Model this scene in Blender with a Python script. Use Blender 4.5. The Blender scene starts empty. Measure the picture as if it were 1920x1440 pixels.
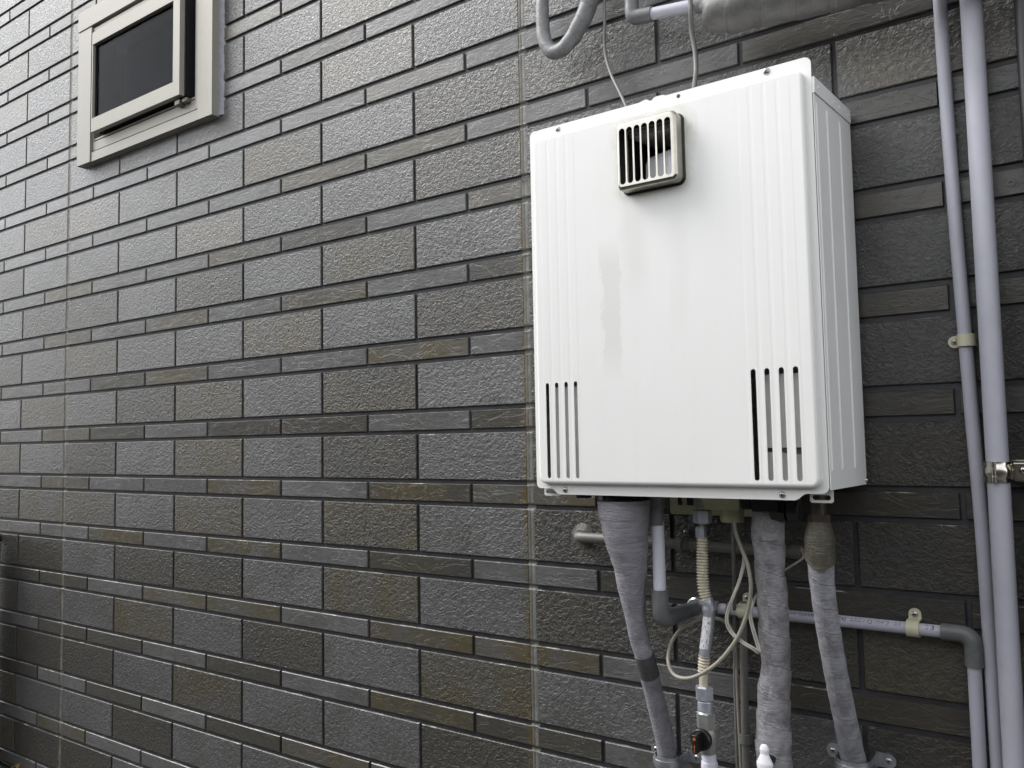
import bpy, bmesh, math, random
from mathutils import Vector, Matrix, noise
from mathutils.geometry import tessellate_polygon
random.seed(7)
sc = bpy.context.scene
COL = sc.collection
Z0 = 1.0          # height above the ground of the tile course the wall coordinates are measured from
R = math.radians

# ---------------------------------------------------------------- camera
cd = bpy.data.cameras.new('camera'); cam = bpy.data.objects.new('camera', cd); COL.objects.link(cam)
cd.lens = 29.415; cd.sensor_width = 36; cd.clip_start = .02; cd.clip_end = 500
rows = ((0.815403, 0.578596, -0.018544), (0.054323, -0.044586, 0.997527), (-0.576339, 0.814395, 0.067787))
m = Matrix(((rows[0][0], rows[1][0], -rows[2][0]), (rows[0][1], rows[1][1], -rows[2][1]), (rows[0][2], rows[1][2], -rows[2][2])))
cam.matrix_world = Matrix.Translation((3.05834, -1.37901, 0.08219 + Z0)) @ m.to_4x4()
sc.camera = cam

# ---------------------------------------------------------------- sky, sun, exposure
SUN_EL, SUN_AZ = 48, -70      # azimuth measured from straight off the wall (-y), minus = towards the left end of the house
sun_dir = Vector((math.sin(R(SUN_AZ))*math.cos(R(SUN_EL)), -math.cos(R(SUN_AZ))*math.cos(R(SUN_EL)), math.sin(R(SUN_EL))))
w = bpy.data.worlds.new('World'); sc.world = w; w.use_nodes = True
wn, wl = w.node_tree.nodes, w.node_tree.links
bg = wn['Background']; bg.inputs[1].default_value = 0.15
sky = wn.new('ShaderNodeTexSky'); sky.sky_type = 'NISHITA'; sky.sun_disc = False
sky.sun_elevation = R(SUN_EL); sky.sun_rotation = math.atan2(sun_dir.x, sun_dir.y)
sky.air_density = 1.0; sky.dust_density = 1.5; sky.ozone_density = 1.0
hs = wn.new('ShaderNodeHueSaturation'); hs.inputs['Saturation'].default_value = 0.12
wl.new(sky.outputs[0], hs.inputs['Color']); wl.new(hs.outputs[0], bg.inputs[0])
sl = bpy.data.lights.new('sun', 'SUN'); sl.energy = 0.9; sl.angle = R(30); sl.color = (1.0, 0.985, 0.965)
so = bpy.data.objects.new('sun', sl); COL.objects.link(so)
so.rotation_euler = (-sun_dir).to_track_quat('-Z', 'Y').to_euler(); so.location = (0, -4, 8)
sc.view_settings.view_transform = 'Standard'; sc.view_settings.look = 'None'
sc.view_settings.gamma = 1; sc.view_settings.exposure = 1.46
sc.cycles.max_bounces = 8; sc.cycles.use_denoising = True

# ---------------------------------------------------------------- material helper
class NT:
    def __init__(s, name):
        s.m = bpy.data.materials.new(name); s.m.use_nodes = True
        s.t = s.m.node_tree; s.n = s.t.nodes; s.l = s.t.links; s.b = s.n['Principled BSDF']
    def add(s, typ, **kw):
        nd = s.n.new('ShaderNode' + typ)
        for k, v in kw.items():
            if k.startswith('i_'):
                key = k[2:].replace('_', ' ')
                nd.inputs[key].default_value = v
            else: setattr(nd, k, v)
        return nd
    def link(s, a, b): s.l.new(a, b)
    def coord(s, kind='Object'):
        return s.add('TexCoord').outputs[kind]
    def noise(s, vec, scale, detail=4, rough=.55, dist=0, typ='FBM'):
        nd = s.add('TexNoise', noise_type=typ)
        nd.inputs['Scale'].default_value = scale; nd.inputs['Detail'].default_value = detail
        nd.inputs['Roughness'].default_value = rough; nd.inputs['Distortion'].default_value = dist
        if vec is not None: s.link(vec, nd.inputs['Vector'])
        return nd.outputs[0]
    def ramp(s, fac, pts):
        nd = s.add('ValToRGB'); cr = nd.color_ramp
        while len(cr.elements) < len(pts): cr.elements.new(.5)
        for e, (p, c) in zip(cr.elements, pts):
            e.position = p; e.color = (c, c, c, 1) if isinstance(c, (int, float)) else (*c, 1)
        s.link(fac, nd.inputs[0]); return nd.outputs[0]
    def mix(s, fac, a, b, mode='MIX'):
        nd = s.add('Mix', data_type='RGBA', blend_type=mode)
        if isinstance(fac, (int, float)): nd.inputs[0].default_value = fac
        else: s.link(fac, nd.inputs[0])
        for v, i in ((a, 6), (b, 7)):
            if isinstance(v, tuple): nd.inputs[i].default_value = (*v, 1)
            else: s.link(v, nd.inputs[i])
        return nd.outputs[2]
    def math(s, op, a, b=0.0, clamp=False):
        nd = s.add('Math', operation=op); nd.use_clamp = clamp
        for v, i in ((a, 0), (b, 1)):
            if isinstance(v, (int, float)): nd.inputs[i].default_value = v
            else: s.link(v, nd.inputs[i])
        return nd.outputs[0]
    def bump(s, h, dist=.001, strength=1.0, prev=None):
        nd = s.add('Bump'); nd.inputs['Distance'].default_value = dist; nd.inputs['Strength'].default_value = strength
        s.link(h, nd.inputs['Height'])
        if prev is not None: s.link(prev, nd.inputs['Normal'])
        return nd.outputs[0]
    def mapping(s, vec, scale=(1, 1, 1), rot=(0, 0, 0), loc=(0, 0, 0)):
        nd = s.add('Mapping'); nd.inputs['Scale'].default_value = scale; nd.inputs['Rotation'].default_value = rot
        nd.inputs['Location'].default_value = loc
        s.link(vec, nd.inputs[0]); return nd.outputs[0]
    def set(s, base=None, rough=None, metal=None, normal=None, coat=None, coat_rough=None, spec=None):
        for v, k in ((base, 'Base Color'), (rough, 'Roughness'), (metal, 'Metallic'), (normal, 'Normal'),
                     (coat, 'Coat Weight'), (coat_rough, 'Coat Roughness'), (spec, 'Specular IOR Level')):
            if v is None: continue
            if isinstance(v, tuple): s.b.inputs[k].default_value = (*v, 1)
            elif isinstance(v, (int, float)): s.b.inputs[k].default_value = v
            else: s.link(v, s.b.inputs[k])
        return s.m

def simple(name, col, rough=.5, metal=0, var=.12, scale=60, bump=.0, bscale=300, dirt=None, dirt_scale=14, spec=None):
    t = NT(name); c = t.coord()
    n = t.noise(c, scale, 5, .6)
    base = t.mix(t.ramp(n, [(.3, 0), (.7, 1)]), tuple(x*(1-var) for x in col), tuple(min(1, x*(1+var)) for x in col))
    if dirt:
        d = t.ramp(t.noise(c, dirt_scale, 6, .65), [(.52, 0), (.72, 1)])
        base = t.mix(d, base, dirt)
    nr = t.bump(t.noise(c, bscale, 4), bump, 1) if bump else None
    r = t.math('ADD', t.math('MULTIPLY', n, .16), rough-.08)
    return t.set(base, r, metal, nr, spec=spec)

def tile_material(name, coarse):
    t = NT(name); c = t.coord()
    seed = t.add('Attribute', attribute_name='seed').outputs['Fac']
    tint = t.add('Attribute', attribute_name='tint').outputs['Color']
    off = t.add('CombineXYZ'); t.link(t.math('MULTIPLY', seed, 37.0), off.inputs[0]); t.link(t.math('MULTIPLY', seed, 11.0), off.inputs[2])
    va = t.add('VectorMath', operation='ADD'); t.link(c, va.inputs[0]); t.link(off.outputs[0], va.inputs[1]); v = va.outputs[0]
    # mottling of the glaze: lighter grey, brown and dark clouds inside each tile
    big = t.ramp(t.noise(v, 7, 4, .6, .4), [(.36, 0), (.66, 1)])
    bt = t.add('Attribute', attribute_name='blotch').outputs['Color']
    base = t.mix(big, tint, bt)
    fine = t.noise(t.mapping(v, (1, 1, 2.2)), 55, 6, .72, .3)
    base = t.mix(1.0, base, t.ramp(fine, [(.22, .62), (.5, 1.0), (.8, 1.3)]), 'MULTIPLY')
    if coarse:
        h1 = t.noise(t.mapping(v, (1, 1, 1.2)), 100, 5, .6, 1.0)
        h2 = t.ramp(t.noise(v, 70, 3, .5, .9, 'RIDGED_MULTIFRACTAL'), [(.2, 0), (.9, 1)])
        h = t.math('ADD', t.math('MULTIPLY', h1, 1.0), t.math('MULTIPLY', h2, .35))
        nb = t.bump(h, .0055, .75)
        nb = t.bump(t.noise(v, 420, 3, .6), .0006, .5, nb)
        base = t.mix(1.0, base, t.ramp(h1, [(.36, .8), (.62, 1.12)]), 'MULTIPLY')
        rough = t.math('ADD', t.math('MULTIPLY', h1, .2), .25)
    else:
        w1 = t.noise(t.mapping(v, (1, 1, 3.2), (0, R(24), 0)), 26, 6, .66, .8)
        st = t.ramp(t.noise(t.mapping(v, (1, 1, 2.4), (0, R(18), 0)), 11, 5, .6, 1.6), [(.47, 0), (.485, 1)])
        h = t.math('ADD', w1, t.math('MULTIPLY', st, .45))
        nb = t.bump(h, .0024, .5)
        nb = t.bump(t.noise(v, 330, 3, .6), .0006, .5, nb)
        rough = t.math('ADD', t.math('MULTIPLY', w1, .22), .24)
    # ochre algae along the sealant joints, grey lime on some edges
    sep = t.add('SeparateXYZ'); t.link(c, sep.inputs[0])
    x = sep.outputs[0]
    wob = t.math('MULTIPLY', t.math('SUBTRACT', t.noise(t.mapping(c, (1, 1, 1)), 24, 5, .7), .5), .030)
    xd = t.math('ABSOLUTE', t.math('SUBTRACT', t.math('ADD', x, wob), 2.113))
    al = t.math('SUBTRACT', 1.0, t.math('DIVIDE', xd, .011), True)
    xd2 = t.math('ABSOLUTE', t.math('SUBTRACT', t.math('ADD', x, wob), .300))
    al2 = t.math('MULTIPLY', t.math('SUBTRACT', 1.0, t.math('DIVIDE', xd2, .022), True), .7)
    lump = t.ramp(t.noise(t.mapping(c, (1, 1, .5)), 9, 3, .6), [(.38, 0), (.6, 1)])
    alm = t.math('MULTIPLY', t.math('MULTIPLY', t.math('MAXIMUM', al, al2), lump), 1.3, True)
    base = t.mix(alm, base, (.085, .06, .018))
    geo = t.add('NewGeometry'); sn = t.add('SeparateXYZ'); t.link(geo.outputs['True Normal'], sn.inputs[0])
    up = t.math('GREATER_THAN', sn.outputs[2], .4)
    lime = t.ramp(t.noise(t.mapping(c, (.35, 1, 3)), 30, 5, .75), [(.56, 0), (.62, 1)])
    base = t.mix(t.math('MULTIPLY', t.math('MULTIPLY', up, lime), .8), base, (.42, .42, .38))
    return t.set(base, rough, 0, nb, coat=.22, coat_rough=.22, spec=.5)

M = {}
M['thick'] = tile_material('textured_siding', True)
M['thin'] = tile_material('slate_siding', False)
M['grout'] = simple('groove_base', (.042, .042, .046), .5, 0, .3, 30, .0006, 200)
M['sealant'] = simple('joint_sealant', (.135, .135, .122), .55, 0, .3, 25, .0008, 120, (.10, .085, .05), 20)
M['caulk'] = simple('window_caulk', (.25, .255, .285), .5, 0, .15, 40)
M['base_metal'] = simple('base_flashing', (.03, .03, .03), .45)
M['foundation'] = simple('foundation_render', (.12, .12, .115), .8, 0, .2, 20, .001, 80)
M['alu'] = simple('champagne_aluminium', (.32, .305, .265), .48, .15, .05, 30, .0001, 900)
M['alu_dark'] = simple('shaded_aluminium_profile', (.16, .15, .125), .4, .4, .1, 30)
M['rubber'] = simple('black_rubber', (.012, .012, .013), .45)  # rubber beads, and the black that paints shade round sash, frame gaps and grille
M['bluegasket'] = simple('dark_gasket', (.018, .018, .024), .5)
M['blind'] = simple('room_blind', (.022, .027, .034), .7)
M['pvc'] = simple('grey_lilac_pvc', (.45, .45, .51), .42, 0, .07, 18, .0001, 500, (.38, .38, .42), 9)
M['pvc2'] = simple('weathered_pvc', (.64, .64, .72), .45, 0, .1, 18, .0001, 500, (.45, .45, .48), 12)  # paler copy of the pvc, front light put into its colour
M['pvc_grey'] = simple('dark_grey_pvc_fitting', (.125, .128, .13), .4, 0, .12, 25, .0002, 300, (.18, .18, .175), 16)
M['patch'] = simple('old_sealant_patch', (.085, .083, .075), .6, 0, .35, 60, .0012, 160)
M['conduit'] = simple('grey_conduit', (.13, .125, .112), .45, 0, .1, 25)
M['zinc'] = simple('galvanised_steel', (.5, .52, .55), .3, .85, .2, 40, .0002, 250)
M['stain'] = simple('stainless_steel', (.66, .63, .55), .2, 1.0, .1, 60)
M['screwm'] = simple('screw_steel', (.42, .42, .43), .28, .9, .15, 300)
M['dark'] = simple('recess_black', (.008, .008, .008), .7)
M['cream'] = simple('cream_plastic', (.58, .55, .40), .45, 0, .06, 30, 0, 1, (.5, .46, .33), 60)
M['cream_dim'] = simple('yellowed_plastic', (.42, .40, .26), .45)
M['creamhose'] = simple('cream_hose', (.60, .55, .43), .5, 0, .12, 60, 0, 1, (.35, .31, .24), 90)
M['cable'] = simple('cream_cable', (.27, .255, .21), .45, 0, .1, 40)
M['cable_grey'] = simple('grey_cable', (.13, .128, .12), .5, 0, .1, 40)
M['cable_white'] = simple('white_cable', (.38, .365, .32), .45, 0, .08, 40)
M['nut'] = simple('plated_nut', (.46, .48, .53), .38, .55, .15, 120)
M['valve'] = simple('cast_valve_metal', (.30, .295, .28), .45, .5, .12, 60, .0003, 200)
M['black'] = simple('black_plastic', (.01, .01, .01), .35)
M['orange'] = simple('orange_mark', (.42, .10, .03), .5)
M['brown'] = simple('tarnished_brass', (.045, .032, .024), .5, .3, .3, 50)

M['white_plastic'] = simple('glossy_white_plastic', (.80, .80, .84), .2, 0, .02, 10)
M['white_edge'] = simple('white_painted_steel', (.70, .69, .65), .4, 0, .03, 20)
M['inner'] = simple('bare_inner_panel', (.55, .55, .53), .5, .0, .15, 12)
M['ink'] = simple('printed_ink', (.05, .05, .08), .6)
M['darkpipe'] = simple('dark_downpipe', (.014, .013, .016), .4)
M['rust'] = simple('rust_brown_cap', (.07, .028, .016), .6, 0, .3, 80)
M['leafm'] = simple('dry_leaf_skin', (.35, .22, .10), .6, 0, .4, 120)
M['ground'] = simple('ground_concrete', (.07, .07, .066), .85, 0, .3, 12, .003, 60)
M['render'] = simple('neighbour_render', (.10, .10, .10), .8, 0, .15, 4, .002, 60)
M['roofm'] = simple('neighbour_roof', (.05, .05, .055), .6)

def glass_mat():
    t = NT('window_glass'); c = t.coord()
    nb = t.bump(t.noise(c, 40, 2, .5), .0002, .1)
    t.set((.02, .022, .026), .03, 0, nb)
    t.b.inputs['Transmission Weight'].default_value = 1.0; t.b.inputs['IOR'].default_value = 1.08; t.b.inputs['Specular IOR Level'].default_value = .12
    t.b.inputs['Base Color'].default_value = (.30, .33, .37, 1)
    return t.m
M['glass'] = glass_mat()

def cover_mat(name, streak=True):
    t = NT(name); c = t.coord()
    n = t.noise(c, 9, 5, .6)
    base = t.mix(n, (.775, .772, .747), (.815, .812, .79))
    if streak:
        sep = t.add('SeparateXYZ'); t.link(c, sep.inputs[0]); x, z = sep.outputs[0], sep.outputs[2]
        zz = t.math('SUBTRACT', z, Z0)
        # rain stain under the vent: two ragged vertical tongues
        wob = t.math('MULTIPLY', t.math('SUBTRACT', t.noise(t.mapping(c, (1, 1, .45)), 38, 6, .8), .5), .045)
        xs = t.math('ADD', x, wob)
        def tongue(xc, hw, z0, z1, soft):
            a = t.math('MULTIPLY', t.math('SUBTRACT', 1.0, t.math('DIVIDE', t.math('ABSOLUTE', t.math('SUBTRACT', xs, xc)), hw), True), soft, True)
            b = t.math('MULTIPLY', t.math('SUBTRACT', z1, zz), 22, True)
            d = t.math('MULTIPLY', t.math('SUBTRACT', zz, z0), 16, True)
            return t.math('MULTIPLY', a, t.math('MULTIPLY', b, d))
        s1 = t.math('MULTIPLY', tongue(2.437, .017, .17, .40, 6.0), .27)
        s2 = t.math('MULTIPLY', tongue(2.480, .030, .28, .47, 1.3), .20)
        s3 = t.math('MULTIPLY', tongue(2.553, .020, .22, .47, 1.2), .09)
        st = t.math('ADD', s1, t.math('ADD', s2, s3), True)
        base = t.mix(st, base, (.50, .50, .45))
        # grime halo round the vent frame
        dx = t.math('MAXIMUM', t.math('SUBTRACT', t.math('ABSOLUTE', t.math('SUBTRACT', xs, 2.517)), .050), 0.0)
        dz = t.math('MAXIMUM', t.math('SUBTRACT', t.math('ABSOLUTE', t.math('SUBTRACT', zz, .516)), .052), 0.0)
        dd = t.math('ADD', dx, dz)
        halo = t.math('MULTIPLY', t.math('SUBTRACT', 1.0, t.math('DIVIDE', dd, .022), True), t.ramp(t.noise(c, 60, 5, .7), [(.3, .25), (.7, 1)]))
        base = t.mix(t.math('MULTIPLY', halo, .8), base, (.52, .49, .40))
        rain = t.ramp(t.noise(t.mapping(c, (1, 1, .06)), 70, 4, .7), [(.5, 0), (.8, .35)])
        base = t.mix(t.math('MULTIPLY', rain, .18), base, (.6, .58, .5))
    nb = t.bump(t.noise(c, 260, 3, .5), .00015, .6)
    if streak:
        for (c0, c1, pt) in ((2.3155, 2.3691, .01787), (2.6588, 2.7177, .01963)):
            ph = t.math('FRACT', t.math('DIVIDE', t.math('SUBTRACT', x, c0-pt/2), pt))
            q = t.math('ABSOLUTE', t.math('SUBTRACT', ph, .5))
            ins = t.math('LESS_THAN', t.math('ABSOLUTE', t.math('SUBTRACT', x, (c0+c1)/2)), (c1-c0)/2+pt*.62)
            valley = t.math('MULTIPLY', t.ramp(q, [(.34, 1), (.40, 0)]), ins)
            nb = t.bump(t.math('MULTIPLY', valley, t.math('LESS_THAN', zz, .579)), .0006, .3, nb)
    return t.set(base, .42, 0, nb, spec=.4)
M['cover'] = cover_mat('white_enamelled_cover')
M['casing'] = simple('white_enamelled_casing', (.84, .84, .825), .42, 0, .02, 8)

def grille_mat():
    t = NT('stained_stainless'); c = t.coord()
    n = t.noise(c, 40, 6, .7)
    base = t.mix(t.ramp(n, [(.35, 0), (.7, 1)]), (.36, .345, .30), (.50, .48, .43))
    return t.set(base, t.math('ADD', t.math('MULTIPLY', n, .2), .14), 1.0, None)
M['grille'] = grille_mat()

def tape_mat(name, col, dark, scale_v, dirt=.5, rot=.10, pitch=.03, circ=.1, wrk=.55):
    t = NT(name); uv = t.coord('UV')
    v = t.mapping(uv, (1, 1, 1), (0, 0, rot))
    n = t.noise(uv, 34, 6, .68, .3); fine = t.noise(t.mapping(uv, (1, 6, 1)), 90, 4, .6)
    base = t.mix(t.ramp(n, [(.43, 0), (.74, 1)]), col, dark)
    base = t.mix(1.0, base, t.ramp(fine, [(.25, .78), (.75, 1.14)]), 'MULTIPLY')
    su = t.add('SeparateXYZ'); t.link(uv, su.inputs[0])
    ph = t.math('ADD', t.math('DIVIDE', su.outputs[1], pitch), t.math('DIVIDE', su.outputs[0], circ))
    ph = t.math('FRACT', t.math('ADD', ph, t.math('MULTIPLY', t.math('SUBTRACT', t.noise(uv, 26, 4, .6), .5), .16)))
    edge = t.ramp(ph, [(0, 1), (.045, 0)])
    base = t.mix(t.math('MULTIPLY', edge, .75), base, tuple(v_*.35 for v_ in dark))
    wv = t.add('TexWave', wave_type='BANDS', bands_direction='Y', wave_profile='SAW')
    wv.inputs['Scale'].default_value = scale_v; wv.inputs['Distortion'].default_value = 2.2
    wv.inputs['Detail'].default_value = 3; wv.inputs['Detail Scale'].default_value = 1.6; t.link(v, wv.inputs[0])
    nb = t.bump(wv.outputs['Fac'], .0011, .75)
    nb = t.bump(t.noise(t.mapping(uv, (1, 5, 1), (0, 0, rot*2)), 45, 5, .65, 1.2), .004, wrk, nb)
    return t.set(base, t.math('ADD', t.math('MULTIPLY', n, .2), .36), 0, nb)
M['tapeG'] = tape_mat('grey_pipe_tape', (.28, .275, .305), (.17, .165, .175), 42, rot=.12, pitch=.024, circ=.145)
M['tapeH'] = tape_mat('pale_dirty_pipe_tape', (.37, .365, .385), (.095, .09, .085), 13, rot=.35, pitch=.046, circ=.14)
M['tapeI'] = tape_mat('mottled_pipe_tape', (.32, .32, .35), (.12, .115, .115), 26, rot=.08, pitch=.036, circ=.108)
M['tapeL'] = tape_mat('grey_bend_tape', (.21, .21, .215), (.13, .13, .13), 16, rot=.3, pitch=.028, circ=.088, wrk=.3)
M['tapeQ'] = tape_mat('dark_bundle_tape', (.115, .112, .108), (.06, .06, .057), 9, rot=.5, pitch=.055, circ=.21, wrk=.30)
M['olive'] = tape_mat('olive_tape', (.07, .063, .042), (.035, .032, .022), 30, rot=.3, pitch=.026, circ=.12)
M['tape_dark'] = tape_mat('dark_tape_band', (.085, .082, .085), (.05, .05, .05), 42, rot=.12, pitch=.012, circ=.1)

def label_mat():
    t = NT('printed_label'); uv = t.coord('UV')
    br = t.add('TexBrick'); br.inputs['Scale'].default_value = 1.0
    base = t.mix(t.ramp(t.noise(t.mapping(uv, (600, 140, 1)), 1.0, 2, .6), [(.56, 0), (.62, 1)]), (.80, .80, .82), (.30, .30, .32))
    return t.set(base, .2, 0, None, coat=.5)
M['label'] = label_mat()

# ---------------------------------------------------------------- object helpers
BASE = {}
def tag(o, label=None, cat=None, group=None, kind=None):
    if label: o['label'] = label
    if cat: o['category'] = cat
    if group: o['group'] = group
    if kind: o['kind'] = kind
    return o
def thing(name, base, label, cat, group=None):
    o = bpy.data.objects.new(name, None); COL.objects.link(o)
    o.location = (base[0], base[1], base[2] + Z0); o.empty_display_size = .05
    BASE[o.name] = Vector(o.location)
    return tag(o, label, cat, group)
def finish(name, bm, mats, parent=None, smooth=35, base=None):
    """link bm (wall coordinates) as one object; vertices are kept relative to the thing's base"""
    if not isinstance(mats, (list, tuple)): mats = [mats]
    bmesh.ops.translate(bm, verts=bm.verts, vec=(0, 0, Z0))
    me = bpy.data.meshes.new(name); 
    bmesh.ops.recalc_face_normals(bm, faces=bm.faces) if not getattr(bm, 'keepn', False) else None
    bm.to_mesh(me); bm.free()
    for k in mats: me.materials.append(M[k] if isinstance(k, str) else k)
    if smooth is not None:
        me.polygons.foreach_set('use_smooth', [True]*len(me.polygons)); me.set_sharp_from_angle(angle=R(smooth))
    o = bpy.data.objects.new(name, me); COL.objects.link(o)
    if smooth is not None and len(me.polygons) < 4000:
        wmod = o.modifiers.new('face_weighted_normals', 'WEIGHTED_NORMAL'); wmod.keep_sharp = True; wmod.weight = 80
    if parent is not None:
        o.parent = parent
        if parent.type == 'EMPTY': o.location = -BASE[parent.name]
    return o
def mark(bm, n0, mat):
    bm.faces.ensure_lookup_table()
    for f in bm.faces[n0:]: f.material_index = mat
def box(bm, x0, x1, y0, y1, z0, z1, bev=0, mat=0, seg=2):
    n0 = len(bm.faces)
    vs = [bm.verts.new(p) for p in ((x0, y0, z0), (x1, y0, z0), (x1, y1, z0), (x0, y1, z0), (x0, y0, z1), (x1, y0, z1), (x1, y1, z1), (x0, y1, z1))]
    fs = [bm.faces.new([vs[i] for i in q]) for q in ((0, 1, 5, 4), (1, 2, 6, 5), (2, 3, 7, 6), (3, 0, 4, 7), (4, 5, 6, 7), (3, 2, 1, 0))]
    if bev:
        es = list({e for f in fs for e in f.edges})
        bmesh.ops.bevel(bm, geom=es, offset=bev, segments=seg, affect='EDGES', profile=.5)
    mark(bm, n0, mat)
def catmull(pts, step):
    P = [Vector(p[:3]) for p in pts]; Rr = [p[3] for p in pts]
    P = [P[0]*2 - P[1]] + P + [P[-1]*2 - P[-2]]; Rr = [Rr[0]] + Rr + [Rr[-1]]
    out = []
    for i in range(1, len(P)-2):
        L = (P[i+1]-P[i]).length; n = max(1, int(math.ceil(L/step)))
        for k in range(n):
            t = k/n; a, b, c, d = P[i-1:i+3]
            q = .5*((2*b) + (c-a)*t + (2*a-5*b+4*c-d)*t*t + (3*b-a-3*c+d)*t**3)
            out.append((q, Rr[i]*(1-t) + Rr[i+1]*t))
    out.append((P[-2], Rr[-2])); return out
def tube(bm, pts, seg=20, step=.004, mod=None, caps=True, mat=0, uvs=True, smooth_path=True, flat=1.0):
    n0 = len(bm.faces)
    uvl = bm.loops.layers.uv.verify()
    S = catmull(pts, step) if smooth_path else [(Vector(p[:3]), p[3]) for p in pts]
    T = []
    for i in range(len(S)):
        a = S[max(0, i-1)][0]; b = S[min(len(S)-1, i+1)][0]
        d = b-a; T.append(d.normalized() if d.length > 1e-9 else (T[-1] if T else Vector((0, 0, -1))))
    u = Vector((0, -1, 0)) if abs(T[0].y) < .9 else Vector((1, 0, 0))
    u = (u - T[0]*u.dot(T[0])).normalized(); s = 0; ringsv = []; ss = []
    for i, (p, r) in enumerate(S):
        if i: s += (p - S[i-1][0]).length
        u = (u - T[i]*u.dot(T[i])).normalized(); v = T[i].cross(u)
        ring = []
        for k in range(seg):
            th = 2*math.pi*k/seg
            rr = r*(mod(s, th) if mod else 1)
            ring.append(bm.verts.new(p + u*math.cos(th)*rr*flat + v*math.sin(th)*rr))
        ringsv.append(ring); ss.append(s)
    rm = sum(r for _, r in S)/len(S)
    for i in range(len(S)-1):
        for k in range(seg):
            k2 = (k+1) % seg
            f = bm.faces.new((ringsv[i][k], ringsv[i][k2], ringsv[i+1][k2], ringsv[i+1][k]))
            for lp, (a, b) in zip(f.loops, ((k, i), (k+1, i), (k+1, i+1), (k, i+1))):
                lp[uvl].uv = (a/seg*2*math.pi*rm, ss[b])
    if caps:
        bm.faces.new(ringsv[0][::-1]); bm.faces.new(ringsv[-1])
    mark(bm, n0, mat)
    return ss[-1]
def cyl(bm, p, axis, r0, r1, L, seg=24, mat=0, rot=0):
    ax = Vector(axis).normalized(); p = Vector(p)
    u = Vector((0, 0, 1)) if abs(ax.z) < .9 else Vector((0, -1, 0)); u = (u-ax*u.dot(ax)).normalized(); v = ax.cross(u)
    n0 = len(bm.faces); A, B = [], []
    for k in range(seg):
        th = 2*math.pi*(k+rot)/seg; d = u*math.cos(th)+v*math.sin(th)
        A.append(bm.verts.new(p+d*r0)); B.append(bm.verts.new(p+ax*L+d*r1))
    for k in range(seg): bm.faces.new((A[k], A[(k+1) % seg], B[(k+1) % seg], B[k]))
    bm.faces.new(A[::-1]); bm.faces.new(B); mark(bm, n0, mat)
def lathe(bm, p, axis, prof, seg=24, mat=0, rot=0):
    """prof: list of (distance along axis, radius)"""
    ax = Vector(axis).normalized(); p = Vector(p)
    u = Vector((0, 0, 1)) if abs(ax.z) < .9 else Vector((0, -1, 0)); u = (u-ax*u.dot(ax)).normalized(); v = ax.cross(u)
    n0 = len(bm.faces); prev = None
    for (h, r) in prof:
        ring = [bm.verts.new(p+ax*h+(u*math.cos(2*math.pi*(k+rot)/seg)+v*math.sin(2*math.pi*(k+rot)/seg))*max(r, 1e-5)) for k in range(seg)]
        if prev:
            for k in range(seg): bm.faces.new((prev[k], prev[(k+1) % seg], ring[(k+1) % seg], ring[k]))
        else: bm.faces.new(ring[::-1])
        prev = ring
    bm.faces.new(prev); mark(bm, n0, mat)
def rr(x0, x1, z0, z1, r, n=6, off=0):
    x0 += off; x1 -= off; z0 += off; z1 -= off; r = max(r-off, 1e-4); out = []
    for cx, cz, a in ((x1-r, z1-r, 0), (x0+r, z1-r, 90), (x0+r, z0+r, 180), (x1-r, z0+r, 270)):
        for k in range(n+1):
            th = R(a+90*k/n); out.append((cx+r*math.cos(th), cz+r*math.sin(th)))
    return out
def plate(bm, outer, y_front, y_back, holes=(), fillet=0, off=None, thick=None, mat=0, hole_mat=None, fseg=5, back=False):
    """slab in the xz plane facing -y. outer(off) gives the outline; the front edge is rounded with radius fillet"""
    n0 = len(bm.faces); get = outer if callable(outer) else (lambda o: outer)
    prev = [bm.verts.new((x, y_back, z)) for x, z in get(0)]
    first = prev
    rings = [(0, y_front+fillet)] if fillet else []
    for k in range(fseg if fillet else 0):
        a = R(90*(k+1)/fseg); rings.append((fillet*(1-math.cos(a)), y_front+fillet*(1-math.sin(a))))
    if not fillet: rings = [(0, y_front)]
    for o, y in rings:
        ring = [bm.verts.new((x, y, z)) for x, z in get(o)]
        N = len(ring)
        for k in range(N): bm.faces.new((prev[k], prev[(k+1) % N], ring[(k+1) % N], ring[k]))
        prev = ring
    loops = [prev]
    for h in holes:
        loops.append([bm.verts.new((x, y_front, z)) for x, z in h])
    flat = [v for l in loops for v in l]
    for tri in tessellate_polygon([[v.co for v in l] for l in loops]):
        try: bm.faces.new([flat[i] for i in tri])
        except ValueError: pass
    th = thick if thick else (y_back-y_front)
    n1 = len(bm.faces)
    for l in loops[1:]:
        bk = [bm.verts.new((v.co.x, y_front+th, v.co.z)) for v in l]; N = len(l)
        for k in range(N): bm.faces.new((l[k], l[(k+1) % N], bk[(k+1) % N], bk[k]))
    if back and len(loops) == 1: bm.faces.new(first[::-1])
    mark(bm, n0, mat)
    if hole_mat is not None: mark(bm, n1, hole_mat)
def slot(xc, z0, z1, w, n=6):
    r = w/2; out = []
    for k in range(n+1): a = R(180*k/n); out.append((xc+r*math.cos(a), z1-r+r*math.sin(a)))
    for k in range(n+1): a = R(180+180*k/n); out.append((xc+r*math.cos(a), z0+r+r*math.sin(a)))
    return out
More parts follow.
